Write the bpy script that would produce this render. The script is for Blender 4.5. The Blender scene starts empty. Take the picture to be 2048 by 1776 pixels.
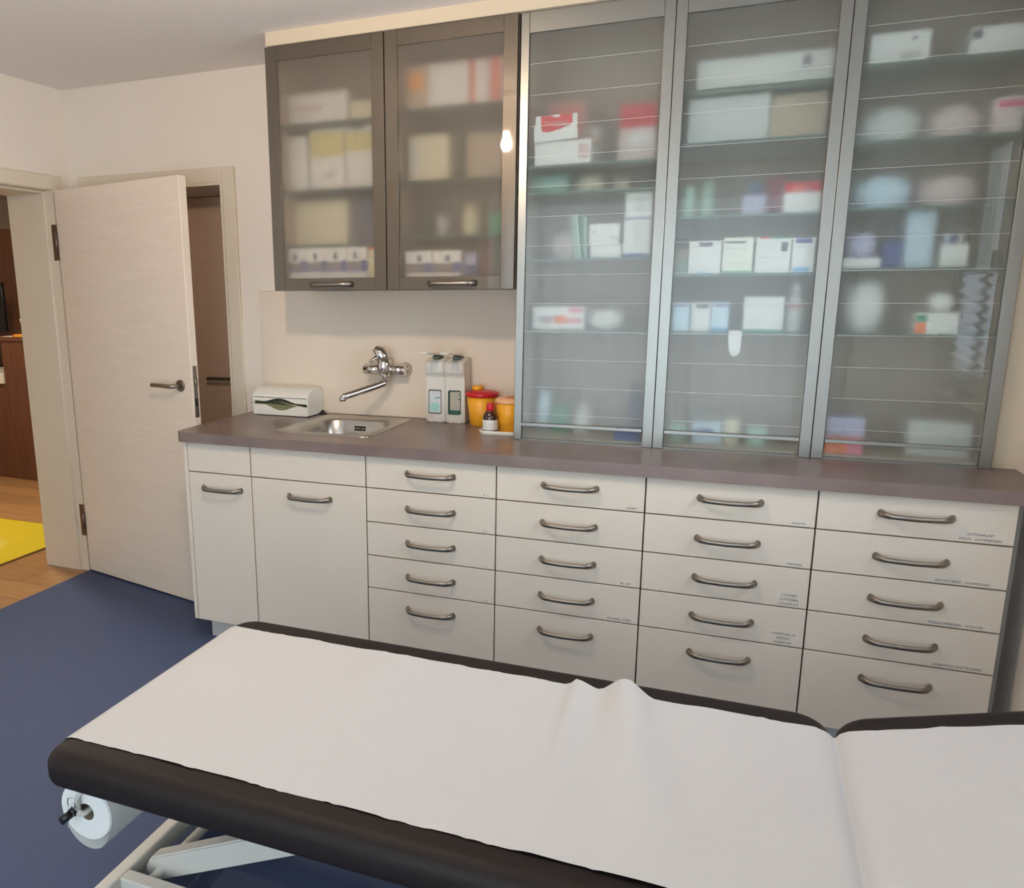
import bpy, bmesh, math, random
from mathutils import Vector, Matrix
random.seed(7)
S = bpy.context.scene
COL = S.collection
PI = math.pi

# ------------------------------------------------------------ camera, world, exposure
def look_rotation(yaw, pitch, roll):
    f = Vector((math.sin(yaw)*math.cos(pitch), math.cos(yaw)*math.cos(pitch), math.sin(pitch)))
    r = Vector((math.cos(yaw), -math.sin(yaw), 0)); u = r.cross(f)
    r2 = r*math.cos(roll) + u*math.sin(roll); u2 = -r*math.sin(roll) + u*math.cos(roll)
    return Matrix((r2, u2, -f)).transposed()

cam_data = bpy.data.cameras.new('camera')
cam = bpy.data.objects.new('camera', cam_data); COL.objects.link(cam)
cam.matrix_world = Matrix.Translation((2.0416, -2.6194, 1.4639)) @ look_rotation(-.3876, -.2138, -.0093).to_4x4()
cam_data.sensor_fit = 'HORIZONTAL'; cam_data.sensor_width = 36.0
cam_data.lens = 1604.79/2048*36.0
cam_data.shift_x = (1024 - 817.25)/2048          # the photograph is cropped off centre
cam_data.shift_y = (921.79 - 888)/2048
cam_data.clip_start = .05
S.camera = cam

S.view_settings.view_transform = 'Standard'
S.view_settings.look = 'None'
S.view_settings.gamma = 1.0
S.view_settings.use_curve_mapping = False
S.view_settings.exposure = 0.0

wd = bpy.data.worlds.new('sky'); S.world = wd; wd.use_nodes = True
bg = wd.node_tree.nodes['Background']
bg.inputs['Color'].default_value = (.84, .94, 1.05, 1); SKY, SKY_BRIGHT = 4.3, 22.0
# overcast sky, brighter towards the sun's side (beyond the right wall)
wn = wd.node_tree; wt = wn.nodes.new('ShaderNodeTexCoord'); wv = wn.nodes.new('ShaderNodeVectorMath'); wv.operation = 'DOT_PRODUCT'
wv.inputs[1].default_value = (.93, -.26, .26); wm = wn.nodes.new('ShaderNodeMapRange'); wm.interpolation_type = 'SMOOTHSTEP'
wm.inputs['From Min'].default_value = .55; wm.inputs['From Max'].default_value = .95; wm.inputs['To Min'].default_value = SKY; wm.inputs['To Max'].default_value = SKY_BRIGHT
wn.links.new(wt.outputs['Generated'], wv.inputs[0]); wn.links.new(wv.outputs['Value'], wm.inputs['Value']); wn.links.new(wm.outputs['Result'], bg.inputs['Strength'])
S.cycles.max_bounces = 10
S.cycles.diffuse_bounces = 5
S.cycles.glossy_bounces = 4
S.cycles.transmission_bounces = 8
S.cycles.transparent_max_bounces = 8
S.cycles.sample_clamp_indirect = 4.0
S.cycles.blur_glossy = .6
BULB = 850.0
HALL = 150.0

def portal(name, loc, rot, sx, sy):
    l = bpy.data.lights.new(name, 'AREA'); l.shape = 'RECTANGLE'; l.size = sx; l.size_y = sy
    l.cycles.is_portal = True
    o = bpy.data.objects.new(name, l); o.location = loc; o.rotation_euler = rot; COL.objects.link(o)
portal('window_portal', (3.06, -.695, 1.55), (0, PI/2, 0), 1.1, .91)
portal('window_portal_rear', (1.4, -4.06, 1.155), (PI/2, 0, 0), 2.6, 2.19)

# ------------------------------------------------------------ materials
def lin(c): return tuple(((v/255+.055)/1.055)**2.4 if v > 10 else v/255/12.92 for v in c)
_m = {}
def P(name, rgb, rough=.5, metal=0., coat=0., bump=0., bscale=200., var=0., vscale=6., spec=.5, stretch=None):
    """Principled material, rgb in display values; var mottles the colour, bump roughens the surface."""
    if name in _m: return _m[name]
    m = bpy.data.materials.new(name); m.use_nodes = True; nt = m.node_tree; b = nt.nodes['Principled BSDF']
    c = lin(rgb)
    b.inputs['Base Color'].default_value = (*c, 1); b.inputs['Roughness'].default_value = rough
    b.inputs['Metallic'].default_value = metal; b.inputs['Coat Weight'].default_value = coat
    b.inputs['Coat Roughness'].default_value = .03; b.inputs['Specular IOR Level'].default_value = spec
    if var or bump:
        tc = nt.nodes.new('ShaderNodeTexCoord'); mp = nt.nodes.new('ShaderNodeMapping')
        nt.links.new(tc.outputs['Object'], mp.inputs['Vector'])
        if stretch: mp.inputs['Scale'].default_value = stretch
    if var:
        n = nt.nodes.new('ShaderNodeTexNoise'); n.inputs['Scale'].default_value = vscale; n.inputs['Detail'].default_value = 5
        nt.links.new(mp.outputs[0], n.inputs['Vector'])
        rp = nt.nodes.new('ShaderNodeValToRGB'); rp.color_ramp.elements[0].position = .3; rp.color_ramp.elements[1].position = .7
        rp.color_ramp.elements[0].color = (*[x*(1-var) for x in c], 1); rp.color_ramp.elements[1].color = (*[min(1, x*(1+var)) for x in c], 1)
        nt.links.new(n.outputs['Fac'], rp.inputs['Fac']); nt.links.new(rp.outputs['Color'], b.inputs['Base Color'])
    if bump:
        n = nt.nodes.new('ShaderNodeTexNoise'); n.inputs['Scale'].default_value = bscale; n.inputs['Detail'].default_value = 3
        nt.links.new(mp.outputs[0], n.inputs['Vector'])
        bp = nt.nodes.new('ShaderNodeBump'); bp.inputs['Strength'].default_value = bump; bp.inputs['Distance'].default_value = .002
        nt.links.new(n.outputs['Fac'], bp.inputs['Height']); nt.links.new(bp.outputs[0], b.inputs['Normal'])
    _m[name] = m; return m

def emit(name, rgb, s):
    m = bpy.data.materials.new(name); m.use_nodes = True; nt = m.node_tree; nt.nodes.clear()
    e = nt.nodes.new('ShaderNodeEmission'); e.inputs['Color'].default_value = (*rgb, 1); e.inputs['Strength'].default_value = s
    o = nt.nodes.new('ShaderNodeOutputMaterial'); nt.links.new(e.outputs[0], o.inputs[0]); return m

def etched(name, tint, rough, veil, veil_rgb, ior=1.22):
    """Etched side of a glass sheet: refracts diffusely, and scatters a share of the light (veil)."""
    m = bpy.data.materials.new(name); m.use_nodes = True; nt = m.node_tree; nt.nodes.clear()
    g = nt.nodes.new('ShaderNodeBsdfRefraction'); g.inputs['Color'].default_value = (*tint, 1); g.inputs['IOR'].default_value = ior; g.inputs['Roughness'].default_value = rough
    d = nt.nodes.new('ShaderNodeBsdfDiffuse'); d.inputs['Color'].default_value = (*veil_rgb, 1)
    t = nt.nodes.new('ShaderNodeBsdfTranslucent'); t.inputs['Color'].default_value = (*veil_rgb, 1)
    a = nt.nodes.new('ShaderNodeMixShader'); a.inputs[0].default_value = .5
    x = nt.nodes.new('ShaderNodeMixShader'); x.inputs[0].default_value = veil; o = nt.nodes.new('ShaderNodeOutputMaterial')
    nt.links.new(d.outputs[0], a.inputs[1]); nt.links.new(t.outputs[0], a.inputs[2])
    nt.links.new(g.outputs[0], x.inputs[1]); nt.links.new(a.outputs[0], x.inputs[2]); nt.links.new(x.outputs[0], o.inputs[0]); return m

def clear(name, tint, ior=1.62):
    """Clear glass face: lets light straight through, mirrors by the Fresnel law."""
    m = bpy.data.materials.new(name); m.use_nodes = True; nt = m.node_tree; nt.nodes.clear()
    t = nt.nodes.new('ShaderNodeBsdfTransparent'); t.inputs['Color'].default_value = (*tint, 1)
    g = nt.nodes.new('ShaderNodeBsdfGlossy'); g.inputs['Roughness'].default_value = .015
    f = nt.nodes.new('ShaderNodeFresnel'); f.inputs['IOR'].default_value = ior
    x = nt.nodes.new('ShaderNodeMixShader'); o = nt.nodes.new('ShaderNodeOutputMaterial')
    ge = nt.nodes.new('ShaderNodeNewGeometry'); iv = nt.nodes.new('ShaderNodeMath'); iv.operation = 'SUBTRACT'; iv.inputs[0].default_value = 1; ml = nt.nodes.new('ShaderNodeMath'); ml.operation = 'MULTIPLY'
    nt.links.new(ge.outputs['Backfacing'], iv.inputs[1]); nt.links.new(iv.outputs[0], ml.inputs[0]); nt.links.new(f.outputs[0], ml.inputs[1])   # the far face of a sheet is not bent, so it mirrors nothing
    nt.links.new(ml.outputs[0], x.inputs[0]); nt.links.new(t.outputs[0], x.inputs[1]); nt.links.new(g.outputs[0], x.inputs[2]); nt.links.new(x.outputs[0], o.inputs[0]); return m

def wood(name, c1, c2, scale=(1, 1, 1), plank=None, rough=.4, contrast=.5):
    """Wood grain stretched along an axis; plank = (length, width, gap colour) lays floorboards in x, y."""
    m = bpy.data.materials.new(name); m.use_nodes = True; nt = m.node_tree; b = nt.nodes['Principled BSDF']
    b.inputs['Roughness'].default_value = rough
    tc = nt.nodes.new('ShaderNodeTexCoord'); mp = nt.nodes.new('ShaderNodeMapping'); mp.inputs['Scale'].default_value = scale
    nt.links.new(tc.outputs['Object'], mp.inputs['Vector'])
    n = nt.nodes.new('ShaderNodeTexNoise'); n.inputs['Scale'].default_value = 4; n.inputs['Detail'].default_value = 8; n.inputs['Distortion'].default_value = .6
    nt.links.new(mp.outputs[0], n.inputs['Vector'])
    rp = nt.nodes.new('ShaderNodeValToRGB'); rp.color_ramp.elements[0].position = .5-contrast/2; rp.color_ramp.elements[1].position = .5+contrast/2
    rp.color_ramp.elements[0].color = (*lin(c1), 1); rp.color_ramp.elements[1].color = (*lin(c2), 1)
    nt.links.new(n.outputs['Fac'], rp.inputs['Fac']); out = rp.outputs['Color']
    if plank:
        bt = nt.nodes.new('ShaderNodeTexBrick'); bt.inputs['Scale'].default_value = 1; bt.inputs['Brick Width'].default_value = plank[0]
        bt.inputs['Row Height'].default_value = plank[1]; bt.inputs['Mortar Size'].default_value = .0018; bt.inputs['Mortar'].default_value = (*lin(plank[2]), 1)
        bt.inputs['Color1'].default_value = (1, 1, 1, 1); bt.inputs['Color2'].default_value = (.78, .78, .78, 1); bt.inputs['Bias'].default_value = 0
        nt.links.new(tc.outputs['Object'], bt.inputs['Vector'])
        mx = nt.nodes.new('ShaderNodeMix'); mx.data_type = 'RGBA'; mx.blend_type = 'MULTIPLY'; mx.inputs[0].default_value = 1
        nt.links.new(out, mx.inputs[6]); nt.links.new(bt.outputs['Color'], mx.inputs[7]); out = mx.outputs[2]
    nt.links.new(out, b.inputs['Base Color']); return m

M_wall = P('wall_paint', (230, 220, 208), .85, bump=.25, bscale=260)
M_ceil = P('ceiling_paint', (240, 234, 229), .9, bump=.15, bscale=200)
M_soffit = P('soffit_paint', (204, 190, 168), .85, bump=.15, bscale=200)
M_vinyl = P('blue_vinyl', (66, 79, 112), .55, var=.06, vscale=90, spec=.22)
M_trim = P('trim_lacquer', (216, 203, 184), .45)
M_door = wood('pale_door_wood', (224, 208, 192), (236, 222, 206), (1.2, 1.2, 14), None, .45, .9)
M_closet = wood('bulb_tinted_closet_wood', (204, 176, 154), (218, 192, 170), (1.2, 1.2, 14), None, .5, .9)  # reddish tint puts the bulb's warm light into the wood colour
M_front = P('cabinet_front', (220, 210, 196), .45, bump=.05, bscale=600)
M_carc = P('shaded_carcass', (92, 80, 72), .6)  # pale board coloured dark, painting the shade in the gaps between fronts
M_stone = P('worktop_stone', (120, 104, 99), .32, var=.20, vscale=5, bump=.08, bscale=120)
M_nickel = P('satin_nickel', (146, 138, 128), .38, 1.)
M_chrome = P('chrome', (215, 212, 210), .07, 1.)
M_steel = P('brushed_steel', (190, 186, 180), .26, 1.)
M_alu = P('satin_aluminium', (148, 147, 142), .34, .9, bump=.04, bscale=30, stretch=(40, 40, 1))
M_champ = P('champagne_frame', (92, 82, 70), .40, .45, coat=1.)
M_black = P('black_plastic', (22, 22, 24), .4)
M_dark = P('dark_gap', (30, 24, 22), .8)
M_white = P('white_plastic', (226, 224, 216), .35)
M_pad = P('brown_black_leatherette', (34, 28, 27), .55, spec=.2, bump=.12, bscale=420)
M_paper = P('couch_paper', (206, 205, 205), .85, bump=.35, bscale=60)
M_roll = P('paper_roll_white', (228, 230, 226), .9)
M_wsteel = P('white_powder_steel', (206, 204, 196), .4)
M_glass_front = clear('glass_smooth_face', (.97, .98, .975))
M_glass_etched = etched('glass_etched_face', (.90, .93, .91), .74, .17, (.86, .89, .87))
M_glass_front_warm = clear('glass_smooth_bronze', (.97, .95, .92))
M_glass_etched_warm = etched('glass_etched_bronze', (.94, .91, .87), .70, .20, (.80, .74, .68))
M_shelf = clear('shelf_glass', (.72, .80, .77))
M_shelf_edge = P('shelf_glass_edge', (74, 98, 92), .15)
M_inner = P('cabinet_interior', (186, 170, 154), .6)
M_pane = clear('window_glass', (.95, .97, .97))

PACK = {'white': (230, 229, 227), 'cream': (222, 214, 184), 'ivory': (230, 230, 218), 'beige': (190, 172, 150), 'faint red': (214, 184, 182), 'pale yellow': (208, 198, 132),
 'faint grey': (190, 188, 188), 'pale grey': (208, 210, 208), 'slate': (96, 96, 112), 'taupe': (128, 120, 116), 'violet grey': (134, 128, 168), 'blue': (52, 74, 140), 'red': (196, 32, 50),
 'salmon': (220, 118, 102), 'orange': (230, 122, 76), 'disc orange': (232, 150, 50), 'dark green': (58, 76, 68), 'green': (54, 138, 104), 'grey green': (98, 122, 108), 'lavender': (178, 176, 206),
 'dull blue': (94, 104, 148), 'brown': (122, 92, 78), 'pale pink': (216, 196, 194), 'mustard': (196, 166, 80), 'teal': (92, 146, 140), 'pale green': (176, 204, 186), 'mauve': (160, 130, 148), 'pink': (222, 128, 150),
 'pale blue': (200, 222, 238), 'navy': (38, 38, 78), 'mint': (180, 214, 200), 'crimson': (168, 36, 70), 'sky': (96, 164, 210), 'rose': (214, 92, 120), 'text': (70, 70, 74)}
def pk(c): return P('print_' + c.replace(' ', '_'), PACK[c], .55)

# ------------------------------------------------------------ mesh helpers (all take world coordinates)
def B(): return bmesh.new()
def box(bm, x0, x1, y0, y1, z0, z1, mi=0, bev=0, seg=2):
    r = bmesh.ops.create_cube(bm, size=1); vs = r['verts']
    for v in vs: v.co = Vector((x0+(x1-x0)*(v.co.x+.5), y0+(y1-y0)*(v.co.y+.5), z0+(z1-z0)*(v.co.z+.5)))
    fs = list({f for v in vs for f in v.link_faces})
    for f in fs: f.material_index = mi
    if bev:
        es = list({e for f in fs for e in f.edges})
        rr = bmesh.ops.bevel(bm, geom=es, offset=bev, segments=seg, affect='EDGES', profile=.5)
        for f in rr['faces']: f.material_index = mi; f.smooth = True
    return fs
def frame_of(d):
    d = d.normalized(); a = Vector((0, 0, 1)) if abs(d.z) < .9 else Vector((1, 0, 0))
    u = d.cross(a).normalized(); return u, d.cross(u).normalized()
def cyl(bm, p, q, r0, r1=None, n=20, mi=0, caps=True):
    p = Vector(p); q = Vector(q); r1 = r0 if r1 is None else r1; u, w = frame_of(q-p)
    rings = [[bm.verts.new(c + (u*math.cos(2*PI*i/n) + w*math.sin(2*PI*i/n))*r) for i in range(n)] for c, r in ((p, r0), (q, r1))]
    for i in range(n):
        f = bm.faces.new((rings[0][i], rings[0][(i+1) % n], rings[1][(i+1) % n], rings[1][i])); f.smooth = True; f.material_index = mi
    if caps:
        for k in (0, 1):
            f = bm.faces.new(rings[k] if k else rings[k][::-1]); f.material_index = mi
def lathe(bm, prof, c=(0, 0, 0), n=32, mi=0, squash=1.):
    """prof = [(radius, z), ...] turned about a vertical axis at c."""
    c = Vector(c); rings = []
    for r, z in prof:
        rings.append([bm.verts.new(c + Vector((r*math.cos(2*PI*i/n), squash*r*math.sin(2*PI*i/n), z))) for i in range(n)])
    for a, b in zip(rings, rings[1:]):
        for i in range(n):
            f = bm.faces.new((a[i], a[(i+1) % n], b[(i+1) % n], b[i])); f.smooth = True; f.material_index = mi
    for k, rg in ((0, rings[0][::-1]), (1, rings[-1])):
        if prof[-k][0] > 1e-4:
            f = bm.faces.new(rg); f.material_index = mi
def tube(bm, pts, r, n=12, mi=0, flat=None):
    """Tube along pts; r a number or one per point; flat = per-point (rx, rz) section about world z."""
    pts = [Vector(p) for p in pts]; rings = []; up = None
    for k, p in enumerate(pts):
        d = (pts[min(k+1, len(pts)-1)] - pts[max(k-1, 0)]).normalized()
        if up is None: u, w = frame_of(d)
        else:
            u = (up - d*up.dot(d)).normalized(); w = d.cross(u)
        up = u; rr = r[k] if isinstance(r, (list, tuple)) else r
        a, b = flat[k] if flat else (rr, rr)
        rings.append([bm.verts.new(p + u*math.cos(2*PI*i/n)*a + w*math.sin(2*PI*i/n)*b) for i in range(n)])
    for a, b in zip(rings, rings[1:]):
        for i in range(n):
            f = bm.faces.new((a[i], a[(i+1) % n], b[(i+1) % n], b[i])); f.smooth = True; f.material_index = mi
    for rg in (rings[0][::-1], rings[-1]):
        f = bm.faces.new(rg); f.material_index = mi
def prism(bm, pts, d, mi=0, smooth=False):
    """Extrude the planar polygon pts by the vector d."""
    a = [bm.verts.new(Vector(p)) for p in pts]; b = [bm.verts.new(Vector(p)+Vector(d)) for p in pts]; n = len(a)
    fs = [bm.faces.new(a[::-1]), bm.faces.new(b)]
    for i in range(n):
        f = bm.faces.new((a[i], a[(i+1) % n], b[(i+1) % n], b[i])); f.smooth = smooth; fs.append(f)
    for f in fs: f.material_index = mi
    return a+b
def rrect(x0, x1, z0, z1, r, n=6):
    """Rounded rectangle as (x, z) pairs; r one radius or four (from lower left, counter clockwise)."""
    rs = r if isinstance(r, (list, tuple)) else [r]*4; out = []
    for (cx, cz, a0), rr in zip(((x0, z0, PI), (x1, z0, 1.5*PI), (x1, z1, 0), (x0, z1, .5*PI)), rs):
        px = cx + (rr if cx == x0 else -rr); pz = cz + (rr if cz == z0 else -rr)
        if rr <= 0: out.append((cx, cz)); continue
        for i in range(n+1):
            a = a0 + i/n*PI/2; out.append((px + rr*math.cos(a), pz + rr*math.sin(a)))
    return out
def origin(o):
    v = Vector((0, 0, 0))
    while o is not None: v += o.location; o = o.parent
    return v
def obj(name, bm, mats, parent=None, base=None):
    """Link bm as ONE mesh object. Children sit in their thing's frame; a top-level mesh gets its origin at its base."""
    mats = mats if isinstance(mats, (list, tuple)) else [mats]
    bmesh.ops.recalc_face_normals(bm, faces=bm.faces[:])
    if parent is None and base is None:
        xs = [v.co for v in bm.verts]
        lo = [min(c[i] for c in xs) for i in range(3)]; hi = [max(c[i] for c in xs) for i in range(3)]
        base = ((lo[0]+hi[0])/2, (lo[1]+hi[1])/2, lo[2])
    off = origin(parent) if parent else Vector(base)
    bmesh.ops.translate(bm, verts=bm.verts[:], vec=-off)
    me = bpy.data.meshes.new(name); bm.to_mesh(me); bm.free()
    for m in mats: me.materials.append(m)
    o = bpy.data.objects.new(name, me); COL.objects.link(o)
    if parent: o.parent = parent
    else: o.location = off
    return o
def tag(o, label, cat, group=None, kind=None):
    o['label'] = label; o['category'] = cat
    if group: o['group'] = group
    if kind: o['kind'] = kind
    return o
def thing(name, label, cat, loc, group=None):
    o = bpy.data.objects.new(name, None); COL.objects.link(o); o.location = loc; o.empty_display_size = .05
    return tag(o, label, cat, group)
def struct(name, bm, m, parent=None, label=None):
    o = obj(name, bm, m, parent)
    if parent is None: o['kind'] = 'structure'
    if label: o['label'] = label
    return o
def text_into(bm, s, size, place, mi, align='CENTER'):
    """Letters as flat mesh; place maps (x right, y up) to a world point."""
    cu = bpy.data.curves.new('lettering', 'FONT'); cu.body = s; cu.size = size; cu.align_x = align; cu.resolution_u = 2
    to = bpy.data.objects.new('lettering', cu); COL.objects.link(to)
    dg = bpy.context.evaluated_depsgraph_get(); me = bpy.data.meshes.new_from_object(to.evaluated_get(dg))
    bpy.data.objects.remove(to); bpy.data.curves.remove(cu)
    vs = [bm.verts.new(place(v.co.x, v.co.y)) for v in me.vertices]
    for p in me.polygons:
        try: f = bm.faces.new([vs[i] for i in p.vertices]); f.material_index = mi
        except ValueError: pass
    bpy.data.meshes.remove(me)

# ------------------------------------------------------------ room shell
CZ = 2.41; XL = -1.09; XR = 2.86; YB = .63; YF = -4.0
b = B(); box(b, XL+.01, XR, YF, YB+.4, -.06, 0); struct('floor', b, M_vinyl)
b = B(); box(b, -5.4, XL+.01, -2.2, 4.2, -.06, 0)
M_hwood = wood('hall_floor_wood', (158, 116, 74), (190, 146, 100), (2, 14, 1), (1.3, .19, (110, 80, 52)), .35, .8); struct('floor_hall', b, M_hwood)
b = B(); box(b, XL-.26, XR+.2, YF-.2, YB+.4, CZ, CZ+.1); struct('ceiling', b, M_ceil)
b = B()
DX0, DX1, DZ = -.96, -.185, 1.937                                   # closet doorway
box(b, XL, DX0, YB, YB+.42, 0, CZ); box(b, DX1, XR+.2, YB, YB+.42, 0, CZ); box(b, DX0, DX1, YB, YB+.42, DZ, CZ); box(b, DX0, DX1, YB+.40, YB+.42, 0, DZ); struct('wall_back', b, M_wall)
b = B(); OY0, OY1, OZ = -.42, .5, 1.937                               # hall doorway
box(b, XL-.26, XL, OY1, YB+.42, 0, CZ); box(b, XL-.26, XL, YF, OY0, 0, CZ); box(b, XL-.26, XL, OY0, OY1, OZ, CZ); struct('wall_left', b, M_wall)
def holed(x0, x1, y0, y1, ax, h0, h1, z0, z1):
    bb = B()
    if ax == 'y':
        box(bb, x0, x1, y0, h0, 0, CZ); box(bb, x0, x1, h1, y1, 0, CZ); box(bb, x0, x1, h0, h1, 0, z0); box(bb, x0, x1, h0, h1, z1, CZ)
    else:
        box(bb, x0, h0, y0, y1, 0, CZ); box(bb, h1, x1, y0, y1, 0, CZ); box(bb, h0, h1, y0, y1, 0, z0); box(bb, h0, h1, y0, y1, z1, CZ)
    return bb
struct('wall_right', holed(XR, XR+.2, YF-.2, YB+.42, 'y', -1.15, -.24, 1.0, 2.1), M_wall)
struct('wall_front', holed(XL-.26, XR, YF-.2, YF, 'x', .1, 2.7, .06, 2.25), M_wall)
b = B(); box(b, .295, XR, .255, YB, 2.362, CZ); struct('trim_1', b, M_soffit, label='cream boxed-in soffit above the wall cabinets')
b = B(); box(b, 2.793, XR, .30, YB, .9, 2.362); struct('trim_2', b, M_soffit, label='cream filler strip right of the tall cabinets')
b = B(); box(b, -.012, 1.286, YB-.012, YB, .9, 1.45, 0, .002, 1); struct('trim_3', b, P('backsplash_laminate', (222, 208, 190), .5), label='pale splashback panel behind the sink')

b = B(); box(b, 2.8005, XR, .18, .20, .0, .858); struct('trim_6', b, M_front, label='pale filler strip between the last drawer cabinet and the right wall')

def window(name, ax, fixed, a0, a1, z0, z1, sgn):
    """Two-sash window in the outer half of a wall; the frame, sashes, panes and handle are its parts."""
    w = bpy.data.objects.new(name, None); COL.objects.link(w); w['kind'] = 'structure'
    d0, d1 = sorted((fixed, fixed+sgn*.07))
    w.location = (d0, a0, z0) if ax == 'y' else (a0, d0, z0)
    def bx(bb, u0, u1, v0, v1, e0=0, e1=0):
        p, q = d0+e0, d1-e1
        if ax == 'y': box(bb, p, q, u0, u1, v0, v1, 0, .003, 1)
        else: box(bb, u0, u1, p, q, v0, v1, 0, .003, 1)
    bb = B(); bx(bb, a0, a0+.05, z0, z1); bx(bb, a1-.05, a1, z0, z1); bx(bb, a0+.05, a1-.05, z0, z0+.05); bx(bb, a0+.05, a1-.05, z1-.05, z1); obj('window_frame', bb, M_white, w)
    mid = (a0+a1)/2
    for s0, s1 in ((a0+.05, mid), (mid, a1-.05)):
        bb = B(); bx(bb, s0, s0+.055, z0+.05, z1-.05, .01, .01); bx(bb, s1-.055, s1, z0+.05, z1-.05, .01, .01)
        bx(bb, s0+.055, s1-.055, z0+.05, z0+.105, .01, .01); bx(bb, s0+.055, s1-.055, z1-.105, z1-.05, .01, .01); sa = obj('sash', bb, M_white, w)
        bb = B(); bx(bb, s0+.055, s1-.055, z0+.105, z1-.105, .03, .03); obj('pane', bb, M_pane, sa)
    bb = B(); k = d0-.012 if sgn > 0 else d1+.012
    if ax == 'y': box(bb, k-.012, k+.012, mid+.015, mid+.04, (z0+z1)/2-.1, (z0+z1)/2+.03, 0, .004)
    else: box(bb, mid+.015, mid+.04, k-.012, k+.012, (z0+z1)/2-.1, (z0+z1)/2+.03, 0, .004)
    obj('window_handle', bb, M_nickel, w)
window('window_1', 'y', XR+.1, -1.15, -.24, 1.0, 2.1, 1)
window('window_2', 'x', YF-.1, .1, 2.7, .06, 2.25, -1)
b = B(); zz = [1.02 + i*.0225 for i in range(22)]
pts = [(XR+.075+(.012 if i % 2 else -.012), -1.13, z) for i, z in enumerate(zz)]
vs0 = [b.verts.new(p) for p in pts]; vs1 = [b.verts.new((p[0], -.26, p[2])) for p in pts]
for i in range(len(pts)-1): b.faces.new((vs0[i], vs0[i+1], vs1[i+1], vs1[i]))
for z in (1.013, zz[-1]): box(b, XR+.06, XR+.09, -1.13, -.26, z, z+.012)
M_blind = P('blind_fabric', (226, 224, 230), .8)
nt = M_blind.node_tree; tr = nt.nodes.new('ShaderNodeBsdfTranslucent'); tr.inputs['Color'].default_value = (.88, .88, .92, 1)
mx = nt.nodes.new('ShaderNodeMixShader'); mx.inputs[0].default_value = .7
nt.links.new(nt.nodes['Principled BSDF'].outputs[0], mx.inputs[1]); nt.links.new(tr.outputs[0], mx.inputs[2]); nt.links.new(mx.outputs[0], nt.nodes['Material Output'].inputs[0])
tag(obj('pleated_blind', b, M_blind), 'white pleated blind covering the lower half of the window, reflected in the third tall cabinet', 'blind')

b = B(); n = 160; rows = [[b.verts.new((-.05 + i/n*2.88, YF+.10 + .022*math.sin(i*.62)*(.5+.5*k), z)) for i in range(n+1)] for k, z in ((0, 2.36), (.6, 1.6), (1, .015))]
for r0, r1 in zip(rows, rows[1:]):
    for i in range(n): b.faces.new((r0[i], r0[i+1], r1[i+1], r1[i])).smooth = True
M_sheer = bpy.data.materials.new('sheer_fabric'); M_sheer.use_nodes = True; nt = M_sheer.node_tree; nt.nodes.clear()
tp_ = nt.nodes.new('ShaderNodeBsdfTransparent'); tl = nt.nodes.new('ShaderNodeBsdfTranslucent'); tl.inputs['Color'].default_value = (.86, .88, .88, 1); mx = nt.nodes.new('ShaderNodeMixShader'); mx.inputs[0].default_value = .72; mo = nt.nodes.new('ShaderNodeOutputMaterial')
nt.links.new(tp_.outputs[0], mx.inputs[1]); nt.links.new(tl.outputs[0], mx.inputs[2]); nt.links.new(mx.outputs[0], mo.inputs[0])
tag(obj('sheer_curtain', b, M_sheer), 'white sheer curtain across the big window, mirrored softly in the tall glass cabinets', 'curtain')

# closet doorway: casing, reveal and leaf
b = B(); t = .015
box(b, DX1, DX1+.066, YB-t, YB, 0, 2.003, 0, .003, 1); box(b, DX0-.066, DX0, YB-t, YB, 0, 2.003, 0, .003, 1); box(b, DX0, DX1, YB-t, YB, DZ, 2.003, 0, .003, 1)
box(b, DX1-.012, DX1, YB-t, YB+.36, 0, DZ); box(b, DX0, DX0+.012, YB-t, YB+.36, 0, DZ); box(b, DX0+.012, DX1-.012, YB-t, YB+.36, DZ-.012, DZ)
struct('trim_4', b, M_trim, label='door casing of the closet doorway beside the sink')
d2 = bpy.data.objects.new('door_2', None); COL.objects.link(d2); d2.location = (DX0+.02, 1.0, 0); d2['kind'] = 'structure'; d2['label'] = 'closed closet door set back in its doorway'
b = B(); box(b, DX0+.012, DX1-.012, .985, 1.025, .006, DZ-.014, 0, .002, 1); obj('door_leaf', b, M_closet, d2)
b = B(); tube(b, [(-.27, .985, .996), (-.27, .94, .996), (-.278, .932, .996), (-.56, .93, .996)], .0095); obj('door_handle', b, M_nickel, d2)

# hall doorway: casing, jamb lining and the open leaf
b = B()
box(b, XL, XL+t, OY1, OY1+.066, 0, 2.003, 0, .003, 1); box(b, XL, XL+t, OY0-.066, OY0, 0, 2.003, 0, .003, 1); box(b, XL, XL+t, OY0, OY1, OZ, 2.003, 0, .003, 1)
box(b, XL-.27, XL+t, OY1-.003, OY1, 0, OZ); box(b, XL-.27, XL+t, OY0, OY0+.003, 0, OZ); box(b, XL-.27, XL+t, OY0+.003, OY1-.003, OZ-.003, OZ)
box(b, XL-.27, XL-.035, OY1-.016, OY1-.003, 0, OZ-.003, 0, .002, 1); box(b, XL-.27, XL-.035, OY0+.003, OY0+.016, 0, OZ-.003, 0, .002, 1); box(b, XL-.27, XL-.035, OY0+.016, OY1-.016, OZ-.016, OZ-.003, 0, .002, 1)
struct('trim_5', b, M_trim, label='door casing of the hall doorway')
HX, HY = -1.066, .494; ang = math.atan2(.300-.494, -.185+1.066); LW = .905
ux = Vector((math.cos(ang), math.sin(ang), 0)); un = Vector((-math.sin(ang), math.cos(ang), 0))
def leafpt(bm, start=0):
    for v in list(bm.verts)[start:]: v.co = Vector((HX, HY, 0)) + ux*v.co.x + un*v.co.y + Vector((0, 0, v.co.z))
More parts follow.
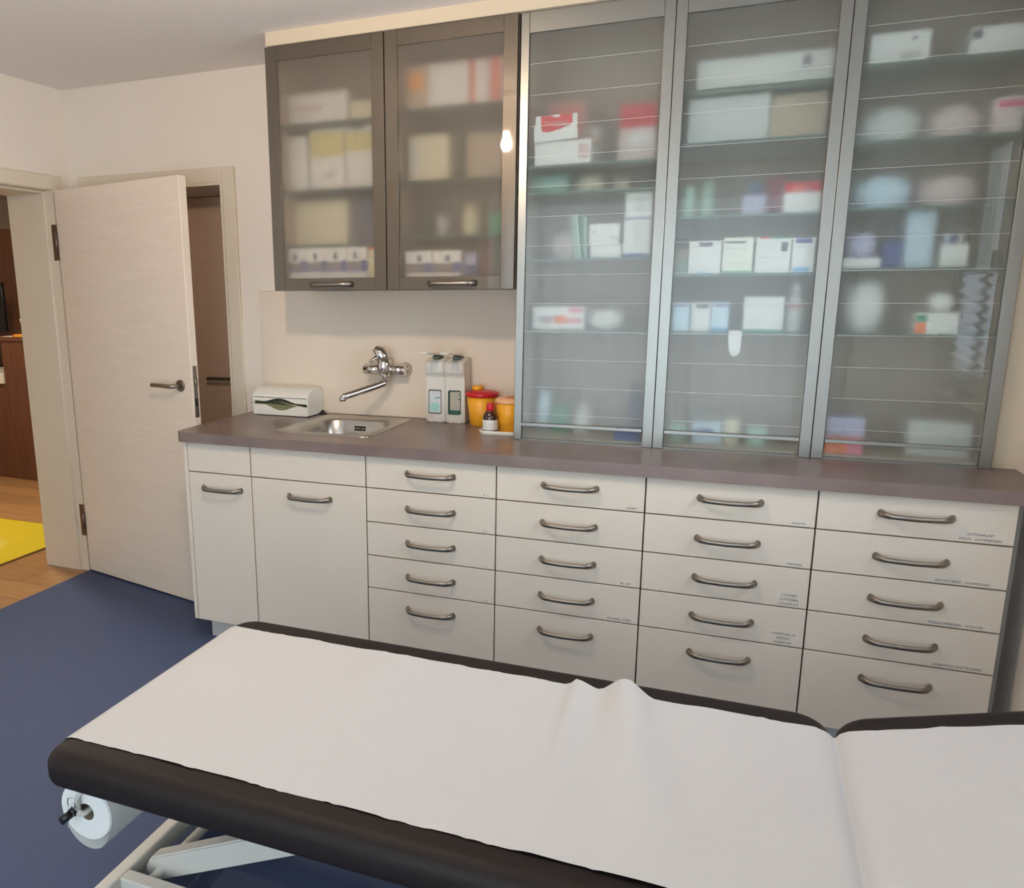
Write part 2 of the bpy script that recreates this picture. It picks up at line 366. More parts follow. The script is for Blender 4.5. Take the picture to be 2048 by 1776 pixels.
d1 = bpy.data.objects.new('door_1', None); COL.objects.link(d1); d1.location = (HX, HY, 0); d1['kind'] = 'structure'; d1['label'] = 'pale wooden door standing open between hall and worktop'
b = B(); box(b, 0, LW, 0, .04, .008, 1.932, 0, .003, 2); leafpt(b); obj('door_leaf', b, M_door, d1)
def lever(side):
    b = B(); cx, cz = LW-.075, 1.04; s = -1 if side == 0 else 1; y0 = 0 if side == 0 else .04
    cyl(b, (cx, y0, cz), (cx, y0+s*.007, cz), .027, .025, 28); leafpt(b); ro = obj('handle_rosette', b, M_nickel, d1)
    b = B(); tube(b, [(cx, y0, cz), (cx, y0+s*.035, cz), (cx-.006, y0+s*.045, cz), (cx-.02, y0+s*.05, cz), (cx-.075, y0+s*.052, cz+.001), (cx-.135, y0+s*.052, cz)], .0095, 14); leafpt(b); obj('door_handle', b, M_nickel, d1)
lever(0); lever(1)
b = B(); box(b, LW-.0005, LW+.0015, .009, .031, .90, 1.13, 0, .0004, 1); box(b, LW+.001, LW+.010, .012, .028, 1.045, 1.075, 0, .002, 1); box(b, LW+.001, LW+.002, .013, .027, .95, .985, 1); leafpt(b); obj('latch_plate', b, [M_nickel, M_dark], d1)
for zc in (1.69, .28):
    b = B(); box(b, XL-.012, XL+t+.006, OY1-.006, OY1-.002, zc-.085, zc+.085, 0, .0015, 1)
    cyl(b, (HX-.004, HY-.008, zc-.045), (HX-.004, HY-.008, zc+.045), .0075, None, 12); obj('hinge', b, P('dark_hinge_steel', (120, 100, 90), .4, .8), d1)
ITEMS = [
('supply_box', 'carton', 0.307, 0.573, 2.09, 0.121, 0.36, 0.16, 'white', [(0.1, 0.6, 0.45, 0.6, 'faint red')], 'long white box on the top shelf of the left wall cabinet', 'box'),
('supply_box', 'carton', 0.588, 0.681, 2.09, 0.073, 0.36, 0.14, 'cream', [], 'short cream box on the top shelf of the left wall cabinet', 'box'),
('supply_box', 'carton', 0.307, 0.395, 1.843, 0.209, 0.35, 0.15, 'white', [], 'tall narrow white box on the second shelf of the left wall cabinet', 'box'),
('supply_box', 'carton', 0.411, 0.562, 1.843, 0.227, 0.35, 0.15, 'white', [(0, 1, 0.55, 0.95, 'pale yellow'), (0.3, 0.7, 0.2, 0.3, 'faint grey')], 'wide white box with pale yellow upper half in the left wall cabinet', 'box'),
('supply_box', 'carton', 0.571, 0.683, 1.843, 0.229, 0.35, 0.15, 'white', [(0, 1, 0.6, 0.9, 'pale yellow'), (0.2, 0.7, 0.93, 1, 'slate')], 'white box with yellow band and grey top edge in the left wall cabinet', 'box'),
('supply_box', 'carton', 0.307, 0.55, 1.632, 0.173, 0.38, 0.16, 'cream', [], 'big plain cream box on the third shelf of the left wall cabinet', 'box'),
('supply_box', 'carton', 0.56, 0.664, 1.632, 0.174, 0.4, 0.14, 'slate', [], 'dark slate box on the third shelf of the left wall cabinet', 'box'),
('glove_box', 'carton', 0.313, 0.404, 1.474, 0.145, 0.315, 0.22, 'white', [(-0.02, 1.02, 0.33, 0.62, 'taupe'), (-0.02, 1.02, 0.33, 0.42, 'violet grey'), (0.72, 1.02, 0.36, 0.66, 'blue'), (0.3, 0.5, 0.68, 0.86, 'slate')], 'white glove box with blue band, leftmost of four in the left wall cabinet', 'box'),
('glove_box', 'carton', 0.406, 0.495, 1.474, 0.145, 0.315, 0.22, 'white', [(-0.02, 1.02, 0.33, 0.62, 'taupe'), (-0.02, 1.02, 0.33, 0.42, 'violet grey'), (0.72, 1.02, 0.36, 0.66, 'blue'), (0.3, 0.5, 0.68, 0.86, 'slate')], 'white glove box with blue band, second from left of four in the left wall cabinet', 'box'),
('glove_box', 'carton', 0.498, 0.582, 1.474, 0.145, 0.315, 0.22, 'white', [(-0.02, 1.02, 0.33, 0.62, 'taupe'), (-0.02, 1.02, 0.33, 0.42, 'violet grey'), (0.72, 1.02, 0.36, 0.66, 'blue'), (0.3, 0.5, 0.68, 0.86, 'slate')], 'white glove box with blue band, third from left of four in the left wall cabinet', 'box'),
('glove_box', 'carton', 0.585, 0.67, 1.474, 0.145, 0.315, 0.22, 'white', [(-0.02, 1.02, 0.33, 0.62, 'taupe'), (-0.02, 1.02, 0.33, 0.42, 'violet grey'), (0.72, 1.02, 0.36, 0.66, 'blue'), (0.3, 0.5, 0.68, 0.86, 'slate')], 'white glove box with blue band, beside the cream box in the left wall cabinet', 'box'),
('supply_box', 'carton', 0.674, 0.711, 1.474, 0.145, 0.32, 0.2, 'cream', [(0, 0.8, 0.92, 1, 'red'), (0.3, 0.8, 0.3, 0.5, 'pale yellow')], 'narrow cream box with a red top corner beside the glove boxes', 'box'),
('supply_box', 'carton', 0.814, 0.908, 2.107, 0.16, 0.36, 0.16, 'beige', [(0.1, 0.85, 0.35, 0.95, 'disc orange')], 'beige box with an orange round mark in the right wall cabinet', 'box'),
('supply_box', 'carton', 0.91, 1.068, 2.107, 0.157, 0.36, 0.16, 'white', [], 'broad plain white box on the top shelf of the right wall cabinet', 'box'),
('supply_box', 'carton', 1.071, 1.14, 2.107, 0.155, 0.36, 0.16, 'white', [(0, 0.3, 0, 1, 'salmon')], 'white box with a salmon stripe on the top shelf of the right wall cabinet', 'box'),
('supply_box', 'carton', 1.143, 1.203, 2.107, 0.154, 0.36, 0.16, 'white', [(0.1, 0.75, 0, 1, 'salmon')], 'white box with broad salmon front, rightmost on the top shelf of the right wall cabinet', 'box'),
('supply_box', 'carton', 0.831, 0.989, 1.853, 0.167, 0.36, 0.16, 'cream', [(0.05, 0.2, 0.1, 0.9, 'pale grey')], 'cream box standing on the second shelf of the right wall cabinet', 'box'),
('supply_box', 'carton', 1.048, 1.195, 1.853, 0.168, 0.4, 0.14, 'beige', [], 'wide beige box on the second shelf of the right wall cabinet', 'box'),
('supply_jar', 'jar', 0.853, 0.903, 1.65, 0.081, 0.4, 0.05, 'dark green', [], 'small dark jar on the third shelf of the right wall cabinet', 'jar'),
('supply_jar', 'jar', 0.92, 0.961, 1.65, 0.082, 0.4, 0.05, 'pale grey', [], 'small pale grey jar beside a dark jar in the right wall cabinet', 'jar'),
('supply_jar', 'jar', 1.03, 1.096, 1.65, 0.121, 0.38, 0.08, 'cream', [], 'tall cream jar on the third shelf of the right wall cabinet', 'jar'),
('supply_box', 'carton', 1.149, 1.208, 1.65, 0.078, 0.36, 0.12, 'green', [], 'green box at the right end of the right wall cabinet third shelf', 'box'),
('glove_box', 'carton', 0.832, 0.943, 1.474, 0.122, 0.315, 0.22, 'white', [(-0.02, 1.02, 0.33, 0.62, 'taupe'), (0.72, 1.02, 0.34, 0.64, 'blue'), (0.45, 0.62, 0.68, 0.86, 'slate')], 'white glove box with blue end at the left in the right wall cabinet', 'box'),
('glove_box', 'carton', 0.947, 1.057, 1.474, 0.121, 0.315, 0.22, 'white', [(-0.02, 1.02, 0.33, 0.62, 'taupe'), (0.72, 1.02, 0.34, 0.64, 'blue'), (0.45, 0.62, 0.68, 0.86, 'slate')], 'white glove box with blue end beside the lavender box in the right wall cabinet', 'box'),
('supply_box', 'carton', 1.06, 1.107, 1.474, 0.113, 0.35, 0.2, 'lavender', [(0, 1, 0.2, 0.6, 'dull blue')], 'lavender box beside the glove boxes in the right wall cabinet', 'box'),
('supply_box', 'carton', 1.109, 1.16, 1.474, 0.155, 0.38, 0.18, 'brown', [], 'brown box on the bottom shelf of the right wall cabinet', 'box'),
('supply_box', 'carton', 1.163, 1.201, 1.474, 0.162, 0.4, 0.16, 'grey green', [], 'grey green box at the right end of the bottom shelf of the right wall cabinet', 'box'),
('dressing_box', 'carton', 1.334, 1.529, 1.873, 0.08, 0.305, 0.12, 'white', [(0.78, 0.97, 0.2, 0.8, 'faint red')], 'white dressing box with its printed lid flap standing open', 'box'),
('dressing_box', 'carton', 1.334, 1.478, 1.873, 0.241, 0.46, 0.12, 'pale pink', [(0.08, 0.92, 0.55, 0.97, 'salmon')], 'pale box with salmon top behind the open dressing box', 'box'),
('dressing_box', 'carton', 1.487, 1.533, 1.873, 0.142, 0.44, 0.1, 'white', [(0, 1, 0.6, 0.72, 'orange')], 'small white box with an orange line right of the open dressing box', 'box'),
('dressing_box', 'carton', 1.61, 1.735, 1.873, 0.192, 0.37, 0.16, 'pale pink', [(0, 1, 0.6, 1, 'red'), (0.3, 0.9, 0.3, 0.56, 'white')], 'large pale box with a deep red top in the first tall cabinet', 'box'),
('flat_pack', 'carton', 1.31, 1.442, 1.783, 0.066, 0.36, 0.14, 'teal', [(0, 1, 0.4, 0.6, 'pale green')], 'flat teal pack on the low shelf of the first tall cabinet', 'pack'),
('supply_pouch', 'bag', 1.459, 1.563, 1.783, 0.063, 0.38, 0.12, 'cream', [], 'crumpled cream pouch beside the flat teal pack', 'pouch'),
('flat_pack', 'carton', 1.602, 1.654, 1.783, 0.04, 0.38, 0.1, 'beige', [], 'small beige pack right of the cream pouch', 'pack'),
('supply_pouch', 'bag', 1.368, 1.471, 1.556, 0.101, 0.4, 0.12, 'pale pink', [], 'plump pale pink pouch in the first tall cabinet', 'pouch'),
('flat_pack', 'carton', 1.538, 1.643, 1.556, 0.043, 0.32, 0.12, 'white', [], 'thin white pack at the bottom of the left pile in the first tall cabinet', 'pack'),
('flat_pack', 'carton', 1.648, 1.74, 1.556, 0.043, 0.32, 0.12, 'white', [(0, 0.9, 0, 0.3, 'blue')], 'thin white pack with a blue stripe under the right box pile', 'pack'),
('dressing_box', 'carton', 1.531, 1.635, 1.6, 0.072, 0.32, 0.12, 'white', [(0.1, 0.2, 0.5, 0.65, 'faint grey'), (0.75, 0.9, 0.2, 0.4, 'faint grey')], 'low white box on top of the thin white pack in the first tall cabinet', 'box'),
('dressing_box', 'carton', 1.65, 1.741, 1.6, 0.082, 0.32, 0.12, 'white', [(0.35, 0.6, 0.2, 0.8, 'pale grey'), (0.93, 1, 0.3, 0.8, 'faint red')], 'white box in the middle of the right pile in the first tall cabinet', 'box'),
('dressing_box', 'carton', 1.651, 1.741, 1.683, 0.088, 0.325, 0.11, 'white', [(0, 1, 0, 0.07, 'violet grey'), (0.4, 0.7, 0.3, 0.8, 'pale grey')], 'white box topmost of the right pile in the first tall cabinet', 'box'),
('dressing_box', 'carton', 1.333, 1.521, 1.304, 0.083, 0.335, 0.14, 'white', [(0.15, 0.4, 0.3, 0.6, 'mauve'), (0.42, 0.68, 0.28, 0.62, 'orange'), (0.7, 0.95, 0.3, 0.5, 'pink'), (0.7, 0.95, 0.75, 0.95, 'pink')], 'white box with mauve, orange and pink patches in the first tall cabinet', 'box'),
('gauze_pack', 'bag', 1.524, 1.659, 1.304, 0.075, 0.36, 0.1, 'white', [], 'soft white gauze pack beside the box with coloured patches', 'pack'),
('supply_tube', 'tube', 1.332, 1.387, 0.912, 0.157, 0.4, 0.06, 'pale blue', [], 'tall pale blue tube on the floor of the first tall cabinet', 'tube'),
('supply_can', 'jar', 1.395, 1.46, 0.912, 0.1, 0.38, 0.07, 'green', [], 'green can beside the pale blue tube in the first tall cabinet', 'can'),
('supply_bottle', 'bottle', 1.479, 1.54, 0.912, 0.107, 0.4, 0.06, 'white', [], 'white bottle right of the green can', 'bottle'),
('supply_bottle', 'bottle', 1.675, 1.728, 0.912, 0.205, 0.42, 0.06, 'navy', [], 'tall navy bottle at the right of the first tall cabinet', 'bottle'),
('flat_pack', 'carton', 1.648, 1.739, 0.912, 0.03, 0.31, 0.08, 'blue', [], 'low blue pack in front of the tall navy bottle', 'pack'),
('dressing_box', 'carton', 1.856, 2.257, 2.073, 0.101, 0.36, 0.16, 'white', [(0.78, 0.84, 0.6, 0.85, 'slate'), (0.68, 0.86, 0.35, 0.5, 'pale grey'), (0.35, 0.45, 0.05, 0.2, 'faint grey')], 'long white box with a dark emblem on the top shelf of the second tall cabinet', 'box'),
('dressing_box', 'carton', 1.838, 2.083, 1.913, 0.143, 0.345, 0.18, 'pale grey', [], 'broad pale grey box on the second shelf of the second tall cabinet', 'box'),
('dressing_box', 'carton', 2.087, 2.25, 1.913, 0.136, 0.36, 0.16, 'beige', [], 'beige box beside the broad pale grey box in the second tall cabinet', 'box'),
('supply_jar', 'jar', 1.832, 1.872, 1.683, 0.103, 0.36, 0.06, 'mint', [], 'short mint jar at the left end of the second tall cabinet', 'jar'),
('supply_jar', 'jar', 1.889, 1.93, 1.683, 0.118, 0.38, 0.06, 'pale green', [], 'taller pale green jar right of the mint jar', 'jar'),
('dressing_box', 'carton', 2.024, 2.094, 1.683, 0.067, 0.36, 0.1, 'lavender', [], 'pale lavender box with a blue jar on it', 'box'),
('dressing_box', 'carton', 2.098, 2.156, 1.683, 0.13, 0.47, 0.1, 'crimson', [], 'crimson box behind the white box with red top', 'box'),
('dressing_box', 'carton', 2.146, 2.253, 1.683, 0.094, 0.325, 0.14, 'white', [(0, 1, 0.68, 1, 'red'), (0.25, 0.55, 0.7, 0.85, 'salmon'), (0.62, 0.75, 0.66, 0.78, 'mauve')], 'white box with a red top edge in the second tall cabinet', 'box'),
('medicine_box', 'carton', 1.82, 1.859, 1.496, 0.082, 0.36, 0.1, 'pale green', [(0, 1, 0.6, 1, 'beige')], 'pale green box half hidden at the left post of the second tall cabinet', 'box'),
('medicine_box', 'carton', 1.869, 1.971, 1.496, 0.107, 0.305, 0.09, 'white', [(0.3, 0.72, 0.83, 0.96, 'slate'), (0.3, 0.65, 0, 0.08, 'sky')], 'white medicine box with a small slate label and pale blue foot', 'box'),
('medicine_box', 'carton', 1.975, 2.067, 1.496, 0.115, 0.3, 0.09, 'ivory', [(0, 1, 0, 0.07, 'green'), (0.05, 0.75, 0.84, 0.9, 'slate'), (0.05, 0.95, 0.68, 0.72, 'pale grey'), (0.05, 0.5, 0.5, 0.53, 'pale grey'), (0.1, 0.4, 0.28, 0.32, 'faint grey'), (0.55, 0.7, 0.28, 0.32, 'faint grey')], 'ivory medicine box with a green bottom edge and dark heading', 'box'),
('medicine_box', 'carton', 2.075, 2.179, 1.496, 0.114, 0.305, 0.1, 'white', [(0.1, 0.38, 0.95, 1, 'red'), (0.42, 1, 0.95, 1, 'green'), (0.1, 0.3, 0.74, 0.82, 'pale grey'), (0.72, 0.9, 0.6, 0.85, 'slate'), (0.08, 0.6, 0.42, 0.46, 'faint grey')], 'white medicine box with red and green top edge and a grey picture', 'box'),
('medicine_box', 'carton', 2.183, 2.249, 1.496, 0.11, 0.305, 0.1, 'white', [(0.12, 0.85, 0.84, 0.99, 'blue'), (0.1, 0.8, 0.0, 0.15, 'sky'), (0.05, 0.8, 0.74, 0.77, 'pale grey')], 'white medicine box with blue label at the top and blue foot', 'box'),
('medicine_box', 'carton', 1.826, 1.881, 1.304, 0.097, 0.32, 0.1, 'pale blue', [(0.1, 0.9, 0.86, 0.96, 'violet grey')], 'pale blue box at the left post on the lower shelf of the second tall cabinet', 'box'),
('medicine_box', 'carton', 1.886, 1.949, 1.304, 0.098, 0.325, 0.1, 'white', [(0.25, 0.9, 0.8, 0.95, 'slate')], 'white box with a dark top label on the lower shelf of the second tall cabinet', 'box'),
('medicine_box', 'carton', 1.952, 2.006, 1.304, 0.098, 0.325, 0.1, 'pale blue', [(0.2, 1, 0.85, 0.95, 'violet grey'), (0.1, 1, 0, 0.14, 'sky')], 'pale blue box with bright blue foot beside the hanging white strip', 'box'),
('medicine_box', 'carton', 2.053, 2.175, 1.304, 0.116, 0.32, 0.12, 'white', [(0, 1, 0, 0.08, 'green'), (0, 1, 0.76, 0.79, 'pale grey'), (0.28, 0.36, 0.25, 0.38, 'faint grey')], 'white lidded box with a green bottom edge right of the hanging white strip', 'box'),
('supply_bottle', 'bottle', 2.184, 2.238, 1.304, 0.16, 0.34, 0.07, 'pale grey', [], 'pale bottle at the right of the lower shelf in the second tall cabinet', 'bottle'),
('medicine_box', 'carton', 1.836, 1.891, 0.912, 0.057, 0.38, 0.08, 'mint', [], 'mint box on the floor of the second tall cabinet', 'box'),
('medicine_box', 'carton', 1.915, 2.011, 0.912, 0.071, 0.35, 0.1, 'pale blue', [(0.1, 0.75, 0.5, 0.75, 'blue')], 'pale carton with a blue patch on the floor of the second tall cabinet', 'box'),
('medicine_box', 'carton', 2.018, 2.067, 0.912, 0.083, 0.37, 0.07, 'cream', [], 'narrow cream carton beside the carton with a blue patch', 'box'),
('supply_jar', 'jar', 2.092, 2.162, 0.912, 0.064, 0.34, 0.09, 'mint', [], 'wide mint jar on the floor of the second tall cabinet', 'jar'),
('dressing_box', 'carton', 2.349, 2.505, 2.099, 0.091, 0.33, 0.16, 'white', [(0.68, 0.78, 0.72, 0.82, 'slate'), (0.45, 0.8, 0.5, 0.58, 'pale grey'), (0.25, 0.9, 0.38, 0.42, 'faint red'), (0.5, 0.85, 0.15, 0.35, 'faint grey')], 'white box with a small dark emblem on the top shelf of the third tall cabinet', 'box'),
('dressing_box', 'carton', 2.606, 2.74, 2.099, 0.081, 0.33, 0.16, 'white', [(0.02, 0.2, 0.62, 0.92, 'slate'), (0.6, 1, 0.5, 0.6, 'pale grey')], 'long white box with a dark end label at the right of the third tall cabinet', 'box'),
('gauze_pack', 'bag', 2.344, 2.524, 1.882, 0.116, 0.36, 0.16, 'pale grey', [], 'soft pale pack on the second shelf of the third tall cabinet', 'pack'),
('gauze_pack', 'bag', 2.529, 2.684, 1.882, 0.11, 0.37, 0.16, 'pale pink', [], 'soft pinkish pack beside the box with a rose stripe', 'pack'),
('dressing_box', 'carton', 2.686, 2.759, 1.882, 0.103, 0.33, 0.14, 'pale pink', [(0.1, 1, 0.72, 0.9, 'rose')], 'pale box with a rose stripe at the right of the third tall cabinet', 'box'),
('gauze_pack', 'bag', 2.343, 2.519, 1.687, 0.109, 0.36, 0.16, 'pale blue', [], 'soft bluish pack on the third shelf of the third tall cabinet', 'pack'),
('gauze_pack', 'bag', 2.524, 2.699, 1.687, 0.103, 0.37, 0.16, 'pale pink', [], 'soft pale pink pack on the third shelf of the third tall cabinet', 'pack'),
('flat_pack', 'carton', 2.333, 2.439, 1.507, 0.032, 0.33, 0.12, 'white', [], 'low white pack under the lavender pouch', 'pack'),
('supply_pouch', 'bag', 2.34, 2.43, 1.54, 0.083, 0.34, 0.1, 'lavender', [], 'lavender pouch lying on a low white pack', 'pouch'),
('medicine_box', 'carton', 2.45, 2.502, 1.507, 0.083, 0.37, 0.1, 'blue', [], 'deep blue box right of the lavender pouch', 'box'),
('medicine_box', 'carton', 2.507, 2.583, 1.507, 0.168, 0.37, 0.12, 'pale blue', [], 'tall pale blue box beside the deep blue box', 'box'),
('medicine_box', 'carton', 2.599, 2.669, 1.507, 0.068, 0.33, 0.1, 'white', [], 'white box with three little vials on it', 'box'),
('gauze_pack', 'bag', 2.356, 2.479, 1.304, 0.174, 0.37, 0.14, 'white', [], 'tall white gauze pack on the lower shelf of the third tall cabinet', 'pack'),
('dressing_box', 'carton', 2.549, 2.664, 1.304, 0.066, 0.315, 0.12, 'white', [(0.0, 0.27, 0.04, 0.55, 'orange'), (0.0, 0.27, 0.57, 0.92, 'green'), (0.3, 1, 0.6, 0.63, 'pale grey')], 'white box with a green and orange end label', 'box'),
('supply_pouch', 'bag', 2.585, 2.658, 1.371, 0.062, 0.33, 0.1, 'white', [], 'white pouch lying on the box with green and orange label', 'pouch'),
('dressing_box', 'carton', 2.331, 2.444, 0.912, 0.051, 0.31, 0.1, 'orange', [(0.6, 1, 0, 1, 'pink')], 'orange box on the floor of the third tall cabinet', 'box'),
('dressing_box', 'carton', 2.334, 2.447, 0.9635, 0.066, 0.33, 0.1, 'lavender', [], 'pale lavender box stacked on the orange box', 'box'),
('dressing_box', 'carton', 2.576, 2.754, 0.912, 0.111, 0.36, 0.14, 'pale grey', [], 'broad pale grey box on the floor of the third tall cabinet', 'box'),
]

# ------------------------------------------------------------ base cabinets and worktop
def pull(name, cx, zc, yf, parent, w=.18):
    """Bowed bar handle with flared feet, standing off a face at y = yf."""
    b = B(); n = 25; pts = []; fl = []
    for i in range(n):
        t = -1 + 2*i/(n-1); a = abs(t)
        pts.append((cx + t*w/2, yf - .001 - .031*(1-a**9) - .004*(1-a*a), zc - .002*(1-a)))
        hh = .0078 + .0045*a**7; fl.append((.0052 + .004*a**10, hh))
    m = fl
    # section axes: keep the tall axis vertical
    rings = []
    for k, p in enumerate(pts):
        p = Vector(p); d = (Vector(pts[min(k+1, n-1)]) - Vector(pts[max(k-1, 0)])).normalized()
        v = Vector((0, 0, 1)); u = d.cross(v).normalized()
        rings.append([b.verts.new(p + u*math.cos(2*PI*i/10)*m[k][0] + v*math.sin(2*PI*i/10)*m[k][1]) for i in range(10)])
    for r0, r1 in zip(rings, rings[1:]):
        for i in range(10):
            f = b.faces.new((r0[i], r0[(i+1) % 10], r1[(i+1) % 10], r1[i])); f.smooth = True
    b.faces.new(rings[0][::-1]); b.faces.new(rings[-1])
    return obj(name, b, M_nickel, parent)

def sticker(lines, xr, zb, parent, size=.0098, ink=(44, 42, 46)):
    """Printed label strip near the lower right corner of a drawer front."""
    b = B(); n = len(lines); w = max(len(s) for s in lines)*size*.64 + .010; h = n*size*1.35 + .004
    box(b, xr-w, xr, -.0006, .0002, zb, zb+h)
    for i, s in enumerate(lines):
        zl = zb + .004 + (n-1-i)*size*1.35
        text_into(b, s, size, lambda x, y, zl=zl: Vector((xr - w/2 + x, -.0010, zl + y)), 1)
    obj('label_strip', b, [P('label_paper', (222, 214, 203), .5), P('label_ink', ink, .7)], parent)

ROWZ = [(.738, .856), (.607, .734), (.476, .603), (.346, .472), (.092, .342)]
def base_unit(x0, x1, label, doors, texts=()):
    t = thing('base_cabinet', label, 'cabinet', ((x0+x1)/2, .3, .1), 'base cabinets under the worktop')
    b = B(); e = .0005
    box(b, x0+e, x0+.016, .02, .57, .1, .858); box(b, x1-.016, x1-e, .02, .57, .1, .858)
    box(b, x0+.016, x1-.016, .02, .57, .1, .116); box(b, x0+.016, x1-.016, .562, .57, .116, .858)
    if x0 == 0: box(b, -.018, -.0004, 0, .57, .092, .858, 1, .001, 1)
    obj('carcass', b, [M_carc, M_front], t)
    cx = (x0+x1)/2; g = .0022
    if doors:
        b = B(); box(b, x0+g, x1-g, 0, .018, *ROWZ[0], 0, .0012, 1); obj('top_panel', b, M_front, t)
        b = B(); box(b, x0+g, x1-g, 0, .018, .092, .734, 0, .0012, 1); d = obj('door', b, M_front, t)
        pull('handle', doors, .675, 0, d)
    else:
        for i, (z0, z1) in enumerate(ROWZ):
            b = B(); box(b, x0+g, x1-g, 0, .018, z0, z1, 0, .0012, 1); d = obj('drawer', b, M_front, t)
            pull('handle', cx + .005, .803 if i == 0 else z1 - .063, 0, d)
            if i < len(texts) and texts[i]: sticker(texts[i][0], x1-.012 - texts[i][1], z0+.003, d, *texts[i][2:])
base_unit(0, .3, 'narrow base cabinet with one tall door at the left end of the worktop', .163)
base_unit(.3, .8, 'wide base cabinet with one big door below the sink', .561)
base_unit(.8, 1.3, 'drawer cabinet with letter labels right of the sink cabinet door', 0, [(['A - C'], .004), (['D - I'], .004), (['J - R'], .004), (['S - Z'], .004)])
base_unit(1.3, 1.8, 'drawer cabinet with a label on only three drawers below the first tall glass cabinet', 0, [(['SALBEN'], .006), None, (['BE - SET'], .006), (['ASTHMA, COPD'], .004, .0112, (50, 44, 130))])
base_unit(1.8, 2.3, 'drawer cabinet with three line labels on two drawers below the second tall glass cabinet', 0, [(['ALLEVYN'], .008), (['AQUAGEL'], .008), (['CUTIMED', 'CUTICERIN', 'COLOPLAST'], .006, .0105), (['LOMATUELL H', 'MEPILEX', 'NOBATOP'], .006, .0105)])
base_unit(2.3, 2.8, 'shaded drawer cabinet at the right end beside the wall', 0, [(['GOTHAPLAST', 'DRUG - KOMPRESSEN'], .008, .0105), (['ZETUVIT BASIC - KOMPRESSEN'], .012, .0098), (['MULLKOMPRESSEN - SCHLITZK.'], .012, .0098), (['CURATOSS WATTE-DEMO'], .012, .0105)])
b = B(); box(b, .03, 2.8, .05, .066, 0, .1); tag(obj('plinth_board', b, P('plinth', (196, 194, 190), .5)), 'pale plinth board set back under the base cabinets', 'plinth')

SX0, SX1, SY0, SY1 = .345, .752, .122, .560                         # cut-out for the sink
b = B(); zt, zb_ = .90, .86
out = [(-.045+.045-.045*math.cos(a), -.022+.045-.045*math.sin(a)) for a in [i/8*PI/2 for i in range(9)]]
def slab(pl): prism(b, [(x, y, zb_) for x, y in pl], (0, 0, zt-zb_))
slab(out + [(SX0, -.022), (SX0, YB-.012), (-.045, YB-.012)])
slab([(SX0, -.022), (SX1, -.022), (SX1, SY0), (SX0, SY0)]); slab([(SX0, SY1), (SX1, SY1), (SX1, YB-.012), (SX0, YB-.012)])
slab([(SX1, -.022), (XR, -.022), (XR, .30), (1.29, .30), (1.29, YB-.012), (SX1, YB-.012)]); slab([(1.29, .30), (XR, .30), (XR, YB), (1.29, YB)])
bmesh.ops.remove_doubles(b, verts=b.verts[:], dist=1e-5)
seen = {}
for f in list(b.faces): seen.setdefault(tuple(round(c, 4) for c in f.calc_center_median()), []).append(f)
bmesh.ops.delete(b, geom=[f for fs in seen.values() if len(fs) > 1 for f in fs], context='FACES_ONLY')
tag(obj('worktop', b, M_stone), 'long grey brown stone pattern worktop on the base cabinets', 'worktop')

# sink: rim, pressed step and bowl in one pressing; overflow grid and drain as parts
sk = thing('inset_sink', 'stainless steel inset sink in the worktop below the wall tap', 'sink', (.55, .34, .9))
b = B(); N = 72
def sup(cx, cy, hx, hy, p, z):
    r = []
    for i in range(N):
        a = 2*PI*(i+.5)/N; c, s = math.cos(a), math.sin(a)
        k = (abs(c)**p + abs(s)**p)**(-1/p); r.append(b.verts.new((cx + hx*k*c, cy + hy*k*s, z)))
    return r
rings = [sup(.548, .342, .212, .228, 24, .9002), sup(.548, .342, .2115, .2275, 24, .9035), sup(.548, .342, .196, .212, 20, .9045), sup(.548, .342, .192, .208, 18, .9025),
         sup(.553, .325, .172, .172, 5, .9015), sup(.553, .325, .166, .166, 4.5, .893), sup(.553, .325, .158, .158, 4.2, .83), sup(.553, .325, .146, .146, 4, .775), sup(.553, .325, .12, .12, 3, .757), sup(.553, .325, .03, .03, 2, .752)]
for r0, r1 in zip(rings, rings[1:]):
    for i in range(N):
        f = b.faces.new((r0[i], r0[(i+1) % N], r1[(i+1) % N], r1[i])); f.smooth = True
b.faces.new(rings[-1]); obj('basin', b, M_steel, sk)
b = B(); oy = .4855
for i in range(4):
    for j in range(2): box(b, .548+i*.0135-.027, .548+i*.0135-.0165, oy-.003, oy, .853+j*.012, .8615+j*.012, 1, .001, 1)
cyl(b, (.5475, oy-.004, .864), (.5475, oy, .864), .004, None, 12, 0); obj('overflow_grid', b, [M_chrome, M_black], sk)
b = B(); lathe(b, [(.028, .752), (.028, .755), (.02, .756), (.004, .754)], (.553, .325, 0), 24); obj('drain', b, M_chrome, sk)
b = B(); lathe(b, [(.019, .9), (.021, .904), (.017, .909), (.006, .911), (.005, .918)], (.309, .592, 0), 24)
tube(b, [(.309, .592, .917), (.318, .588, .919), (.33, .583, .909), (.34, .579, .9065), (.352, .575, .9065)], .0016, 8, 1)
tag(obj('sink_plug', b, [M_black, M_chrome]), 'small black rubber plug with chain behind the sink corner', 'plug')

